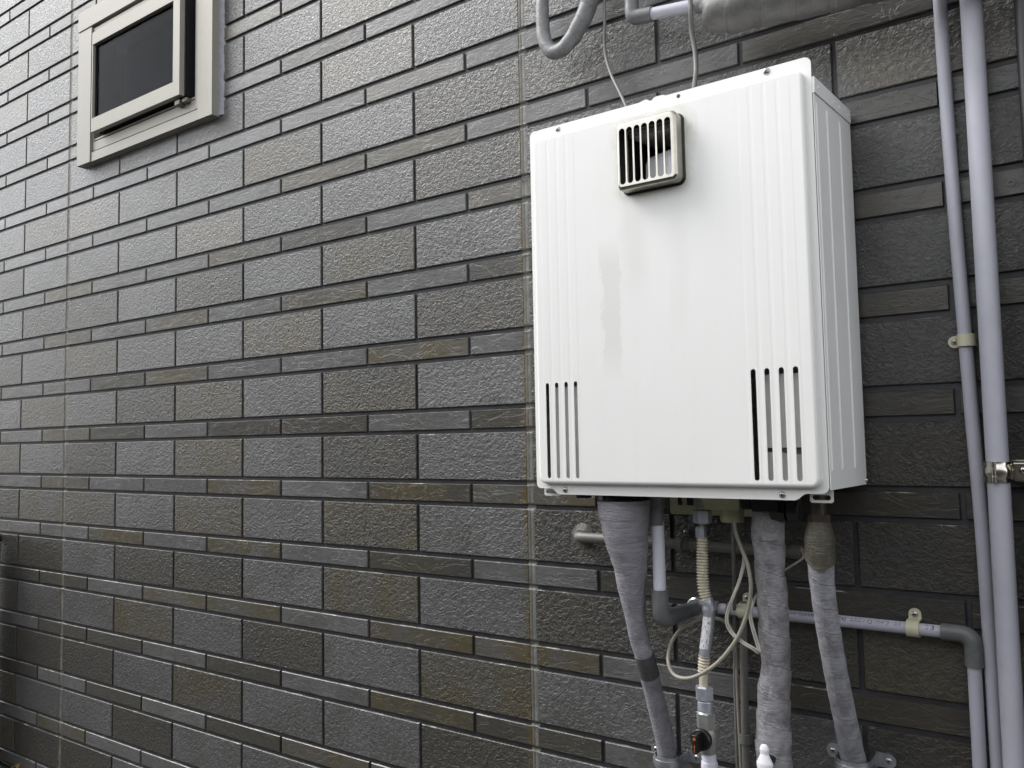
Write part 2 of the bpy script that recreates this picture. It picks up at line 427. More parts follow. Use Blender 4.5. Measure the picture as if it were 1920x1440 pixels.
def screw(parent, x, y, z, r=.0045, axis=(0, -1, 0), mat='screwm', name='screw', rot=.3):
    bm = bmesh.new(); h = r*.55
    lathe(bm, (x, y, z), axis, [(0, r), (h*.35, r*.98), (h*.75, r*.78), (h, r*.4), (h*1.03, 0)], 20)
    ax = Vector(axis)
    n0 = len(bm.faces)
    u = Vector((math.cos(rot), 0, math.sin(rot))) if abs(ax.y) > .5 else Vector((0, math.cos(rot), math.sin(rot))); v = ax.cross(u)
    for a, b in ((u, v), (v, u)):
        c = Vector((x, y, z)) + ax*h*1.05
        vs = [bm.verts.new(c + a*sa*r*.52 + b*sb*r*.12 + ax*sc_) for sc_ in (-h*.5, .0001) for sa, sb in ((-1, -1), (1, -1), (1, 1), (-1, 1))]
        bm.faces.new(vs[4:]); 
        for k in range(4): bm.faces.new((vs[k], vs[(k+1) % 4], vs[4+(k+1) % 4], vs[4+k]))
    mark(bm, n0, 1)
    return finish(name, bm, [mat, 'dark'], parent)
PATHS = {
 'A': [(2.8898, -0.014, 0.7287, 0.01), (2.8934, -0.014, 0.4353, 0.0098), (2.9003, -0.014, 0.1518, 0.0096), (2.9066, -0.014, -0.0613, 0.0095), (2.9088, -0.014, -0.2541, 0.0094), (2.9094, -0.014, -0.3851, 0.0093)],
 'B': [(2.933, -0.045, 0.701, 0.0142), (2.9331, -0.045, 0.4204, 0.0143), (2.9333, -0.045, 0.1486, 0.0148), (2.9338, -0.045, -0.0569, 0.0146), (2.9332, -0.045, -0.2435, 0.0145), (2.9324, -0.045, -0.3705, 0.0144)],
 'G': [(2.4139, -0.16, -0.0173, 0.0428), (2.4142, -0.16, -0.0413, 0.0415), (2.4141, -0.158, -0.0706, 0.0363), (2.4155, -0.147, -0.1232, 0.0277), (2.4137, -0.142, -0.1583, 0.0226), (2.414, -0.132, -0.2028, 0.0174), (2.4142, -0.12, -0.248, 0.0153), (2.418, -0.11, -0.2771, 0.0154), (2.4167, -0.078, -0.3438, 0.0156), (2.4185, -0.048, -0.4218, 0.0158), (2.4174, -0.034, -0.4659, 0.0159), (2.421, -0.034, -0.5049, 0.0159)],
 'H': [(2.6342, -0.115, -0.026, 0.021), (2.6332, -0.115, -0.0524, 0.0218), (2.632, -0.113, -0.0647, 0.0234), (2.6322, -0.11, -0.097, 0.0218), (2.631, -0.108, -0.1292, 0.021), (2.6328, -0.105, -0.1614, 0.0218), (2.6316, -0.102, -0.2097, 0.0214), (2.6316, -0.098, -0.258, 0.0202), (2.6265, -0.095, -0.299, 0.0226), (2.6223, -0.092, -0.34, 0.0235), (2.62, -0.09, -0.3805, 0.0251), (2.6194, -0.088, -0.4206, 0.0251), (2.6191, -0.086, -0.4528, 0.0251)],
 'I': [(2.7239, -0.17, -0.0435, 0.0127), (2.7238, -0.172, -0.058, 0.0178), (2.7239, -0.173, -0.08, 0.0197), (2.7243, -0.172, -0.0984, 0.0171), (2.7233, -0.165, -0.1288, 0.0164), (2.7236, -0.152, -0.175, 0.0161), (2.7243, -0.12, -0.2557, 0.016), (2.7248, -0.082, -0.333, 0.0163), (2.7237, -0.05, -0.3884, 0.0174), (2.7248, -0.04, -0.4145, 0.0183), (2.7247, -0.036, -0.4468, 0.0183)],
 'F': [(2.4558, -0.135, -0.0197, 0.0086), (2.461, -0.135, -0.0622, 0.0099), (2.4612, -0.135, -0.1131, 0.0103), (2.4604, -0.135, -0.1639, 0.0103)],
 'Fs': [(2.4581, -0.135, -0.0068, 0.0147), (2.4573, -0.135, -0.0299, 0.0146)],
 'Fs2': [(2.4593, -0.135, -0.0281, 0.0116), (2.4583, -0.135, -0.058, 0.0116)],
 'Fe': [(2.4604, -0.135, -0.163, 0.0124), (2.4606, -0.135, -0.1849, 0.0124), (2.4611, -0.135, -0.1974, 0.0124)],
 'Fb': [(2.4887, -0.026, -0.2067, 0.0099)],
 'D': [(2.489, -0.026, -0.1969, 0.0099), (2.553, -0.024, -0.1964, 0.0088), (2.6274, -0.02, -0.204, 0.0072), (2.7083, -0.02, -0.2046, 0.0086), (2.8092, -0.02, -0.2038, 0.0077), (2.848, -0.02, -0.204, 0.0073)],
 'De': [(2.8501, -0.02, -0.2045, 0.0115), (2.872, -0.02, -0.2042, 0.0114), (2.8893, -0.02, -0.2082, 0.0128), (2.8898, -0.02, -0.2259, 0.0136), (2.8887, -0.02, -0.2475, 0.0136)],
 'Dd': [(2.8887, -0.02, -0.2475, 0.0094), (2.8882, -0.02, -0.2851, 0.009), (2.8864, -0.02, -0.3879, 0.009)],
 'E': [(2.2464, -0.03, -0.0993, 0.0094), (2.2995, -0.03, -0.0986, 0.0092), (2.4179, -0.028, -0.1, 0.0084), (2.5019, -0.026, -0.1027, 0.009), (2.5929, -0.026, -0.1027, 0.0095), (2.6526, -0.026, -0.1024, 0.0101)],
 'J1': [(2.5295, -0.12, -0.0772, 0.0076), (2.5283, -0.12, -0.1105, 0.0088), (2.5274, -0.12, -0.1355, 0.0092), (2.5285, -0.12, -0.1561, 0.0084), (2.534, -0.12, -0.1746, 0.0084)],
 'J2': [(2.5357, -0.12, -0.176, 0.01), (2.5358, -0.12, -0.1966, 0.0088), (2.5333, -0.12, -0.2173, 0.0092), (2.5287, -0.12, -0.2465, 0.0092), (2.5265, -0.12, -0.2599, 0.0083)],
 'J3': [(2.5256, -0.12, -0.2608, 0.0088), (2.5239, -0.12, -0.284, 0.0083), (2.5232, -0.12, -0.302, 0.0071), (2.523, -0.12, -0.3069, 0.0067)],
 'Jn1': [(2.5311, -0.12, -0.0321, 0.0126), (2.5304, -0.12, -0.053, 0.0126)],
 'Jn2': [(2.528, -0.12, -0.059, 0.0072), (2.5273, -0.12, -0.0765, 0.0072)],
 'Jn3': [(2.524, -0.12, -0.3052, 0.0121), (2.5241, -0.12, -0.3271, 0.0121)],
 'Jn4': [(2.5249, -0.12, -0.3286, 0.0112), (2.5243, -0.12, -0.3442, 0.0116)],
 'Jb': [(2.5252, -0.12, -0.3448, 0.0129), (2.5253, -0.12, -0.3651, 0.0129), (2.5275, -0.12, -0.3768, 0.0137), (2.5287, -0.12, -0.3927, 0.0132), (2.5282, -0.12, -0.4057, 0.0112)],
 'Jp': [(2.5282, -0.12, -0.4057, 0.0108), (2.5287, -0.12, -0.4169, 0.0112), (2.5294, -0.12, -0.4448, 0.0124)],
 'K1': [(2.5857, -0.13, -0.045, 0.0029), (2.5883, -0.13, -0.0651, 0.0029), (2.5966, -0.13, -0.0888, 0.0028), (2.6067, -0.135, -0.1114, 0.0028), (2.6122, -0.14, -0.1419, 0.0028), (2.6069, -0.14, -0.1738, 0.0028), (2.5968, -0.145, -0.2054, 0.0028), (2.5829, -0.15, -0.2311, 0.0028), (2.5614, -0.155, -0.2572, 0.0028), (2.5325, -0.155, -0.2786, 0.0028), (2.5065, -0.15, -0.2892, 0.0029), (2.4824, -0.14, -0.2885, 0.0029), (2.4692, -0.13, -0.2727, 0.003), (2.4644, -0.11, -0.2524, 0.003), (2.47, -0.09, -0.2345, 0.0031), (2.4816, -0.06, -0.2233, 0.0031), (2.5008, -0.045, -0.2179, 0.0031), (2.5179, -0.03, -0.2197, 0.0029), (2.5302, -0.02, -0.2307, 0.0027), (2.5355, -0.016, -0.2456, 0.0027), (2.5371, -0.014, -0.2806, 0.0027), (2.5374, -0.014, -0.3669, 0.0026), (2.5386, -0.014, -0.4779, 0.0026)],
 'K2': [(2.6005, -0.13, -0.0965, 0.0024), (2.5982, -0.13, -0.1127, 0.0024), (2.5925, -0.135, -0.1363, 0.0024), (2.5844, -0.14, -0.1586, 0.0024), (2.5752, -0.14, -0.1809, 0.0024), (2.5729, -0.14, -0.1971, 0.0024), (2.579, -0.14, -0.2123, 0.0024), (2.5978, -0.145, -0.2241, 0.0024), (2.6137, -0.145, -0.2314, 0.0024), (2.6206, -0.14, -0.2378, 0.0024), (2.6176, -0.135, -0.2284, 0.0024), (2.6094, -0.13, -0.2068, 0.0024), (2.6043, -0.125, -0.1886, 0.0024), (2.6056, -0.12, -0.1734, 0.0024), (2.6038, -0.09, -0.1623, 0.0025), (2.6078, -0.05, -0.1475, 0.0025), (2.6306, -0.04, -0.1305, 0.0021), (2.6495, -0.04, -0.1175, 0.0021), (2.6591, -0.035, -0.1092, 0.0021), (2.6596, -0.03, -0.1015, 0.0021), (2.6534, -0.028, -0.0971, 0.0021)],
 'K3': [(2.5765, -0.11, -0.0471, 0.0029), (2.5682, -0.09, -0.1117, 0.0029), (2.5561, -0.06, -0.1587, 0.003), (2.5389, -0.02, -0.2184, 0.0031), (2.5355, -0.014, -0.2981, 0.0027)],
 'N': [(2.5527, -0.016, -0.222, 0.0057), (2.5501, -0.016, -0.3386, 0.0061), (2.5482, -0.016, -0.4582, 0.0065), (2.5477, -0.016, -0.4922, 0.0065)],
 'L': [(2.2041, -0.045, 0.9848, 0.0115), (2.2042, -0.045, 0.9414, 0.012), (2.2036, -0.045, 0.891, 0.013), (2.2083, -0.045, 0.8574, 0.0135), (2.2201, -0.045, 0.8347, 0.0134), (2.2358, -0.045, 0.828, 0.0134), (2.2528, -0.045, 0.8325, 0.0138), (2.271, -0.045, 0.8459, 0.0147), (2.2868, -0.045, 0.8651, 0.0157), (2.3002, -0.045, 0.8838, 0.0161), (2.3101, -0.045, 0.9065, 0.0165), (2.3227, -0.045, 0.9438, 0.0165)],
 'M': [(2.3388, -0.04, 0.9301, 0.003), (2.3385, -0.04, 0.8993, 0.003), (2.3378, -0.04, 0.8584, 0.003), (2.3357, -0.04, 0.8232, 0.003), (2.3407, -0.045, 0.7872, 0.003), (2.3588, -0.06, 0.7434, 0.0029), (2.3814, -0.08, 0.7056, 0.0028), (2.4116, -0.11, 0.6571, 0.0028), (2.4313, -0.14, 0.6258, 0.0027)],
 'N2': [(2.5194, -0.07, 0.8361, 0.0041), (2.5193, -0.07, 0.806, 0.0041), (2.5159, -0.06, 0.7754, 0.0041), (2.5205, -0.06, 0.7411, 0.0041), (2.5253, -0.07, 0.7033, 0.0041), (2.5337, -0.1, 0.6611, 0.004), (2.5457, -0.14, 0.6196, 0.0038)],
 'O1': [(2.4043, -0.06, 0.9187, 0.0125), (2.4038, -0.06, 0.8691, 0.0125), (2.4031, -0.06, 0.8475, 0.0129)],
 'Oe': [(2.4032, -0.06, 0.8514, 0.0129), (2.4039, -0.06, 0.8374, 0.0134), (2.4154, -0.06, 0.8327, 0.0133), (2.4425, -0.06, 0.83, 0.0127)],
 'O2': [(2.4425, -0.06, 0.83, 0.0104), (2.4831, -0.06, 0.8257, 0.0102), (2.5281, -0.06, 0.8196, 0.01)],
 'O3': [(2.5262, -0.06, 0.8212, 0.0137), (2.5585, -0.06, 0.8162, 0.0135), (2.6001, -0.06, 0.8117, 0.0133), (2.6576, -0.06, 0.8068, 0.0129)],
 'Q': [(2.5604, -0.11, 0.7706, 0.0157), (2.5678, -0.11, 0.7736, 0.0243), (2.5786, -0.11, 0.7692, 0.0311), (2.608, -0.11, 0.766, 0.0359), (2.6512, -0.11, 0.7641, 0.0369), (2.7048, -0.11, 0.7583, 0.0376), (2.7599, -0.11, 0.7531, 0.0375), (2.8339, -0.11, 0.747, 0.0362), (2.8965, -0.11, 0.7437, 0.0351)],
}
# ================================================================ ground, surroundings
bm = bmesh.new(); n = 40
for (x0, x1, y0, y1) in ((-60, 60, -60, .20),):
    vs = [bm.verts.new(p) for p in ((x0, y0, -1), (x1, y0, -1), (x1, y1, -1), (x0, y1, -1))]; bm.faces.new(vs)
tag(finish('ground', bm, 'ground'), kind='structure')

# ================================================================ the house wall
W = .3033; PITCH = .155076
DU = {0: -.0014, 1: -.0017, 2: .0004, 3: .002, 4: .0037, 5: .0045, 6: .0053, 7: -.0013, 8: -.0032, 9: .0014}
DZ = {-4: .0017, -3: .0026, -2: .0013, -1: -.0003, 0: -.0029, 1: -.0047, 2: -.0005, 3: .0007, 4: -.0006, 5: -.0004, 6: .0012, 7: .0006, 8: .0006, 9: .0008, 10: -.0023, 11: .0021}
def ux(u):
    f = math.floor(u); a = DU.get(f, 0); b = DU.get(f+1, 0) if f+1 in DU else 0
    return W*u + a + (b-a)*(u-f)
def zr(r): return -PITCH*(r-6) + DZ.get(r, 0) + .0015
G_ = (.126, .125, .1255); g_ = (.090, .088, .083); W_ = (.145, .128, .100); B_ = (.085, .070, .038); D_ = (.053, .051, .046)
CODE = {'G': (G_, g_), 'g': (g_, D_), 'W': (W_, G_), 'B': (B_, g_), 'D': (D_, (.064, .057, .043)), 'M': (D_, B_)}
TH = {0: "GGGGGGWGGgG", 1: "GBWGGBGDDgg", 2: "DGGGWGGDggW", 3: "GDDGDGBGgDg", 4: "DGBGGBGDggg", 5: "GBGDBGMGgDg", 6: "BGDGBGDGggD",
      7: "DBBGBGMGDDD", 8: "DDGDDGBGDDB", 9: "DGGBGDGBGGD", 10: "DDDGBGGDGDB", 11: "BGGDGGGGDGG", -1: "GGGGGGWGGGg"}
TN = {0: "GGGGGGWGgDg", 1: "GGGGGMBGgDG", 2: "GBGGBDGBgDg", 3: "GBGBGBGDgDg", 4: "GGDBGGBGgDD", 5: "GBDGDDGDgDg", 6: "GBGGBGMBDDD",
      7: "GGBGBGDGDDD", 8: "DDGBBGBBGDD", 9: "GDDGDGMDGDD", 10: "DGDGDBGBGGD", 11: "GBGGDBGGGDD"}
HOLE = (.500, 1.030, 1.040, 1.415)     # window opening x0, x1, z0, z1
JOINTS = (ux(1), ux(7), ux(13), ux(-5))
rng = random.Random(11)
bm = bmesh.new()
tint = bm.loops.layers.float_color.new('tint'); blo = bm.loops.layers.float_color.new('blotch'); sd = bm.faces.layers.float.new('seed')
def tile(x0, x1, z0, z1, code, mat, seed):
    if x1-x0 < .004 or z1-z0 < .004: return
    hx0, hx1, hz0, hz1 = HOLE
    if x0 < hx1 and x1 > hx0 and z0 < hz1 and z1 > hz0:      # cut round the window opening
        tile(x0, min(x1, hx0), z0, z1, code, mat, seed); tile(max(x0, hx1), x1, z0, z1, code, mat, seed)
        tile(max(x0, hx0), min(x1, hx1), z0, min(z1, hz0), code, mat, seed)
        tile(max(x0, hx0), min(x1, hx1), max(z0, hz1), z1, code, mat, seed); return
    a, b = CODE[code]; k = (.76, .88)[mat]*(1+rng.uniform(-.08, .08)); e = .0013; n0 = len(bm.faces)
    q = [(x0, z0), (x1, z0), (x1, z1), (x0, z1)]; qi = [(x0+e, z0+e), (x1-e, z0+e), (x1-e, z1-e), (x0+e, z1-e)]
    v0 = [bm.verts.new((x, .008, z)) for x, z in q]; v1 = [bm.verts.new((x, .0018, z)) for x, z in q]; v2 = [bm.verts.new((x, 0, z)) for x, z in qi]
    fs = [bm.faces.new(v2)]
    for A, B in ((v0, v1), (v1, v2)):
        for i in range(4): fs.append(bm.faces.new((A[i], A[(i+1) % 4], B[(i+1) % 4], B[i])))
    for f in fs:
        f[sd] = seed; f.material_index = mat
        for lp in f.loops: lp[tint] = (a[0]*k, a[1]*k, a[2]*k, 1); lp[blo] = (b[0]*k, b[1]*k, b[2]*k, 1)
gw = .0037; js = .0072
for r in range(-9, 13):
    zt0, zt1 = zr(r), zr(r-1)-.056; zn1 = zr(r)-.009; zn0 = zr(r)-.047
    for i in range(-14, 18):
        for thick in (1, 0):
            ua, ub = (i, i+1) if thick else (i-.5, i+.5)
            key = (TH if thick else TN).get(r); idx = i+1 if thick else i
            code = key[idx] if key and 0 <= idx < len(key) else rng.choice('GGGgBDDGW' if r < 1 else 'GGgBDDG')
            z0, z1 = (zt0, zt1) if thick else (zn0, zn1)
            cuts = [ux(ua)+gw, ux(ub)-gw]
            seed = rng.random()
            segs = [cuts]
            for jx in JOINTS:
                if abs(jx-ux(ua)) < .01: segs[0][0] = jx+js
                if abs(jx-ux(ub)) < .01: segs[0][1] = jx-js
                if cuts[0]+.02 < jx < cuts[1]-.02: segs = [[cuts[0], jx-js], [jx+js, cuts[1]]]
            for s0, s1 in segs: tile(s0, s1, z0, z1, code, 0 if thick else 1, seed)
XL, XR, ZB, ZT = ux(-14), ux(18), -.977, 2.35
house = thing('house_wall', (1.2, 0, -1), 'grey and brown textured block siding wall with glossy tiles in thick and thin courses', 'wall')
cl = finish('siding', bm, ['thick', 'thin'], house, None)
# groove base behind the tiles, with the window opening left free
bm = bmesh.new(); hx0, hx1, hz0, hz1 = HOLE
for x0, x1, z0, z1 in ((XL, hx0, ZB, ZT), (hx1, XR, ZB, ZT), (hx0, hx1, ZB, hz0), (hx0, hx1, hz1, ZT)):
    box(bm, x0, x1, .0055, .030, z0, z1)
finish('backing_panel', bm, 'grout', house, None)
bm = bmesh.new(); box(bm, XL, XR, .045, .10, -1.0, -.96); finish('foundation', bm, 'foundation', house, None)
bm = bmesh.new(); box(bm, XL, XR, -.001, .04, -.984, -.979, .001); finish('base_flashing', bm, 'base_metal', house, None)
for jx in JOINTS:
    bm = bmesh.new(); z = ZB; prev = None; levels = []
    for r in range(-9, 13):
        levels += [zr(r)-.0045, zr(r)-.0515]
    while z < ZT:
        dg = min(abs(z-l) for l in levels); nz = noise.noise((jx*9, 0, z*40)); nz2 = noise.noise((jx*5, 3, z*160))
        hw = js*1.12 + .0006*nz + (.0022 if dg < .004 else 0); y = (.0006+.0005*nz + (.0042 if dg < .0045 else 0) - (.0022*max(0, nz2) if dg < .009 else 0))
        row = [bm.verts.new(p) for p in ((jx-hw, .006, z), (jx-hw, y+.0005, z), (jx-.001, y-.0006, z), (jx, y+.0003, z), (jx+.001, y-.0004, z), (jx+hw, y+.0006, z), (jx+hw, .006, z))]
        if prev:
            for k in range(6): bm.faces.new((prev[k], prev[k+1], row[k+1], row[k]))
        prev = row; z += .0025
    finish('sealant_joint', bm, 'sealant', house, 60)

# ---- window
fr = bmesh.new()
FX0, FX1, FZ0, FZ1, FY = .4010, 1.1155, .9885, 1.4935, -.0275
plate(fr, [(FX0, FZ0), (.4800, FZ0), (.4800, FZ1-.0645), (FX0, FZ1-.0645)][::-1], FY, .004)          # left jamb
box(fr, 1.0410, 1.0485, FY+.0025, .004, 1.0225, FZ1-.0645); box(fr, 1.0500, FX1, FY, .004, FZ0-.002, FZ1-.0645)
box(fr, FX0-.001, FX1+.001, FY-.002, .004, FZ1-.0615, FZ1, .001)                                     # head
box(fr, .4828, 1.0488, FY+.0035, .004, FZ0, FZ0+.0300, .001)                                         # lower board
box(fr, .4870, 1.0380, FY+.0075, .004, FZ0+.0345, 1.0520, .001)                                      # sill board
box(fr, .4870, 1.0380, FY+.009, .03, 1.0560, 1.0620, .0005)
box(fr, .4870, 1.0370, FY+.005, .004, 1.4090, 1.4240, .001)
box(fr, .4802, .4850, FY+.010, .09, 1.0335, 1.4285); box(fr, 1.0300, 1.0405, FY+.006, .09, 1.0225, 1.4285)
box(fr, .4875, 1.0295, .004, .09, 1.0645, 1.0700); box(fr, .4875, 1.0295, .004, .09, 1.4040, 1.4085)
win = finish('window', fr, 'alu', house, 30)
bk = bmesh.new(); box(bk, FX0+.004, FX1-.004, FY+.0115, .003, FZ0+.002, 1.062); box(bk, FX0+.004, FX1-.004, FY+.0115, .003, 1.4088, 1.45); finish('frame_gap', bk, 'rubber', win, None)  # black backing put behind the boards as painted shade in the gaps
win['label'] = 'champagne aluminium window with a projecting sash and dark glass'
s = bmesh.new(); SX0, SX1, SZ0, SZ1, SY = .5270, .9975, 1.0650, 1.3850, -.050
def mring(bm, a, b, y0, y1, mat=0):
    (x0, x1, z0, z1), (u0, u1, v0, v1) = a, b
    box(bm, x0, x1, y0, y1, z0, v0, .0008); box(bm, x0, x1, y0, y1, v1, z1, .0008)
    box(bm, x0+.0004, u0, y0+.0003, y1, v0, v1, .0004); box(bm, u1, x1-.0004, y0+.0003, y1, v0, v1, .0004)
mring(s, (SX0, SX1, SZ0, SZ1), (.5325, .9650, 1.1085, 1.3460), SY, SY+.016)
sash = finish('sash', s, 'alu', win, 30)
s = bmesh.new(); box(s, SX1-.004, SX1+.0035, SY+.0163, SY+.0185, SZ0+.004, SZ1, .0003); box(s, SX1-.004, SX1+.0035, SY+.0215, SY+.0235, SZ0+.004, SZ1, .0003)
box(s, SX0+.004, SX1-.006, SY+.016, SY+.034, SZ0+.006, SZ0+.016)
finish('sash_rail', s, 'rubber', win, None)  # rail coloured black, the shade under the sash put into it
s = bmesh.new(); box(s, SX1-.010, SX1-.0005, SY+.0165, .02, SZ0+.004, SZ1); box(s, SX0+.003, SX0+.02, SY+.0165, .02, SZ0+.017, SZ1)
box(s, SX0+.021, SX1-.011, SY+.0345, .0, SZ0+.004, SZ0+.018); box(s, SX0+.021, SX1-.011, SY+.0165, .0, SZ1-.02, SZ1)
finish('gasket', s, 'bluegasket', win, None)
s = bmesh.new(); box(s, .9580, .9820, -.040, -.012, 1.0440, 1.0600, .003); box(s, .9860, 1.0100, -.036, -.012, 1.0470, 1.0610, .004)
finish('window_latch', s, 'alu_dark', win)
s = bmesh.new(); box(s, .5320, .9655, SY+.0105, SY+.0135, 1.1080, 1.3465); finish('glass', s, 'glass', win, None)
s = bmesh.new(); mring(s, (.5322, .9652, 1.1082, 1.3463), (.5360, .9615, 1.1120, 1.3425), SY+.0075, SY+.0103); finish('glazing_bead', s, 'rubber', win, None)
s = bmesh.new(); box(s, .5100, 1.20, .060, .064, .95, 1.3600, .004); finish('blind', s, 'blind', win)
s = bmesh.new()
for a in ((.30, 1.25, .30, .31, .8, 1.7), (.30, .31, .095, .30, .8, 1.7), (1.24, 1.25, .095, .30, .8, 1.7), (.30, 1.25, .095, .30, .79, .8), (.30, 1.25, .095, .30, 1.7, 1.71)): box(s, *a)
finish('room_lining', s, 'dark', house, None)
screw(win, SX1+.0002, SY+.008, 1.0895, .0022, (1, 0, 0), 'screwm')
s = bmesh.new(); prev = None; z = .990
while z < 1.55:
    ww = .018+.0035*noise.noise((0, 1, z*38)) + .002*noise.noise((0, 5, z*120)); hh = .0035+.001*noise.noise((4, 1, z*50))
    row = [s.verts.new(p) for p in ((FX1-.001, .006, z), (FX1-.001, -hh*1.7, z), (FX1+ww*.5, -hh, z), (FX1+ww*.9, -.0012, z), (FX1+ww, .0055, z))]
    if prev:
        for k in range(4): s.faces.new((prev[k], prev[k+1], row[k+1], row[k]))
    prev = row; z += .003
finish('caulk_bead', s, 'caulk', win, 70)

# ================================================================ water heater
heater = thing('water_heater', (2.52, -.115, .003), 'white wall mounted gas water heater box with slotted vents and exhaust grille', 'water heater')
FB = [(2.2835, .011), (2.2855, .0055), (2.2915, .0030)]
def corner(cx, cz, r, a0, a1, n=6): return [(cx+r*math.cos(R(a0+(a1-a0)*k/n)), cz+r*math.sin(R(a0+(a1-a0)*k/n))) for k in range(n+1)]
x0, x1, zt = 2.2835, 2.7525, .6060
outl = corner(x1-.010, zt-.010, .010, 0, 90) + [(2.536, zt), (2.530, zt+.0022), (2.520, zt+.0026), (2.515, zt+.0010), (2.512, zt-.0016), (2.508, zt-.0016), (2.505, zt+.0012), (2.500, zt+.0022), (2.490, zt)]
outl += corner(x0+.008, zt-.008, .008, 90, 180) + corner(x0+.008, .0115, .008, 180, 270)
outl += [(2.311, .0035), (2.3155, .0022), (2.3190, -.0008), (2.3225, -.0042), (2.3275, -.0060)]
outl += [(2.7060, -.0060), (2.7115, -.0040), (2.7155, -.0002), (2.7195, .0025), (2.7240, .0033)] + corner(x1-.010, .0135, .010, 270, 360)
cov = bmesh.new()
plate(cov, outl, -.2180, -.2168, holes=[rr(2.298, 2.740, .013, .580, .005)], back=False)
RX0, RX1, RZ0, RZ1 = 2.2945, 2.7440, .0112, .5880
slotsL = [2.3155, 2.3334, 2.3514, 2.3691]; slotsR = [2.6588, 2.6783, 2.6982, 2.7177]
gh = rr(2.4735, 2.5590, .4675, .5590, .006)
plate(cov, lambda o: rr(RX0, RX1, RZ0, RZ1, .013, 6, o), -.2292, -.2175,
      holes=[gh] + [slot(c, .0205, .1755, .0066) for c in slotsL] + [slot(c, .0205, .1765, .0074) for c in slotsR], fillet=.0055, thick=.0012)
front = finish('front_cover', cov, 'cover', heater, 40)
for sx, sz, rad_ in ((2.3398, .5985, .0046), (2.6910, .6005, .0052), (2.3386, .0012, .0046), (2.6895, .0012, .0046)):
    screw(front, sx, -.2181, sz, rad_, rot=random.uniform(0, 1.5))
bm = bmesh.new(); lathe(bm, (2.556, -.2181, .5995), (0, -1, 0), [(0, .0030), (.0003, .0030), (.0003, .0)], 12); finish('screw_hole', bm, 'brown', front)
# casing
cs = bmesh.new(); CX0, CX1 = 2.2870, 2.7545
def prism(bm, pts_yz, xa, xb, mat=0):
    n0 = len(bm.faces); A = [bm.verts.new((xa, y, z)) for y, z in pts_yz]; B = [bm.verts.new((xb, y, z)) for y, z in pts_yz]; N = len(A)
    for k in range(N): bm.faces.new((A[k], A[(k+1) % N], B[(k+1) % N], B[k]))
    bm.faces.new(A[::-1]); bm.faces.new(B); mark(bm, n0, mat)
for xa in (CX0, CX1-.0012):
    prism(cs, [(-.2167, .0085), (-.0150, .0060), (-.0150, .5700), (-.2167, .5530)], xa, xa+.0012)
for yc, zb, zt_ in ((-.2060, .0296, .5462), (-.1515, .0294, .5515), (-.0800, .0291, .5568)):
    n0 = len(cs.faces)
    prof = ((-.0055, 0), (-.0030, .0016), (.0030, .0016), (.0055, 0))
    A = [cs.verts.new((CX1+.0001+h, yc+d, zb+(.003 if h == 0 else .006))) for d, h in prof]
    B = [cs.verts.new((CX1+.0001+h, yc+d, zt_-(.003 if h == 0 else .006))) for d, h in prof]
    for k in range(3): cs.faces.new((A[k], A[k+1], B[k+1], B[k]))
    cs.faces.new(A); cs.faces.new(B[::-1])
box(cs, CX0, CX1, -.0148, -.0135, .006, .590)
finish('side_casing', cs, 'casing', heater, 30)
tc = bmesh.new(); prism(tc, [(-.2167, .5540), (-.0140, .5712), (-.0140, .5925), (-.2167, .5765)], CX0-.0012, CX1+.0014)
finish('top_cap', tc, 'casing', heater, 30)
for yy, zz in ((-.198, .566), (-.115, .573), (-.083, .5755), (-.030, .580)):
    bm = bmesh.new(); lathe(bm, (CX1+.0014, yy, zz), (1, 0, 0), [(0, .0018), (.0012, .0012), (.0014, 0)], 10); finish('rivet', bm, 'casing', heater)
bm = bmesh.new(); cyl(bm, (CX1-.001, -.020, .012), (1, 0, 0), .004, .003, .004, 16); finish('rivet', bm, 'screwm', heater)
# bottom plate, inner parts
bm = bmesh.new(); box(bm, CX0+.002, CX1-.002, -.2140, -.0160, .0120, .0135); finish('bottom_plate', bm, 'inner', heater, None)
for a in ((2.3150, 2.40, -.2225, -.2215, .016, .168), (2.6720, 2.738, -.2205, -.2195, .066, .168), (2.6600, 2.738, -.2150, -.2140, .016, .060)):
    bm = bmesh.new(); box(bm, *a); finish('inner_panel', bm, 'inner', heater, None)
bm = bmesh.new()
tube(bm, [(2.738, -.2125, .062, .005), (2.700, -.2125, .062, .005), (2.688, -.2125, .068, .005), (2.676, -.2125, .09, .005), (2.674, -.2125, .13, .005)], 12, .006)
finish('inner_pipe', bm, 'pvc_grey', heater)
# mounting tabs
for a, b in ((2.7215, 2.7530), (2.2868, 2.3180)):
    bm = bmesh.new(); z0, z1 = -.0098, .0040
    plate(bm, rr(a, b, z0, z1+.006, .0035), -.2010, -.1995, holes=[[(x, z) for x, z in rr(a+.0035, b-.0035, z0+.0035, z0+.0105, .0034)]])
    finish('mounting_tab', bm, 'white_edge', heater, 30)
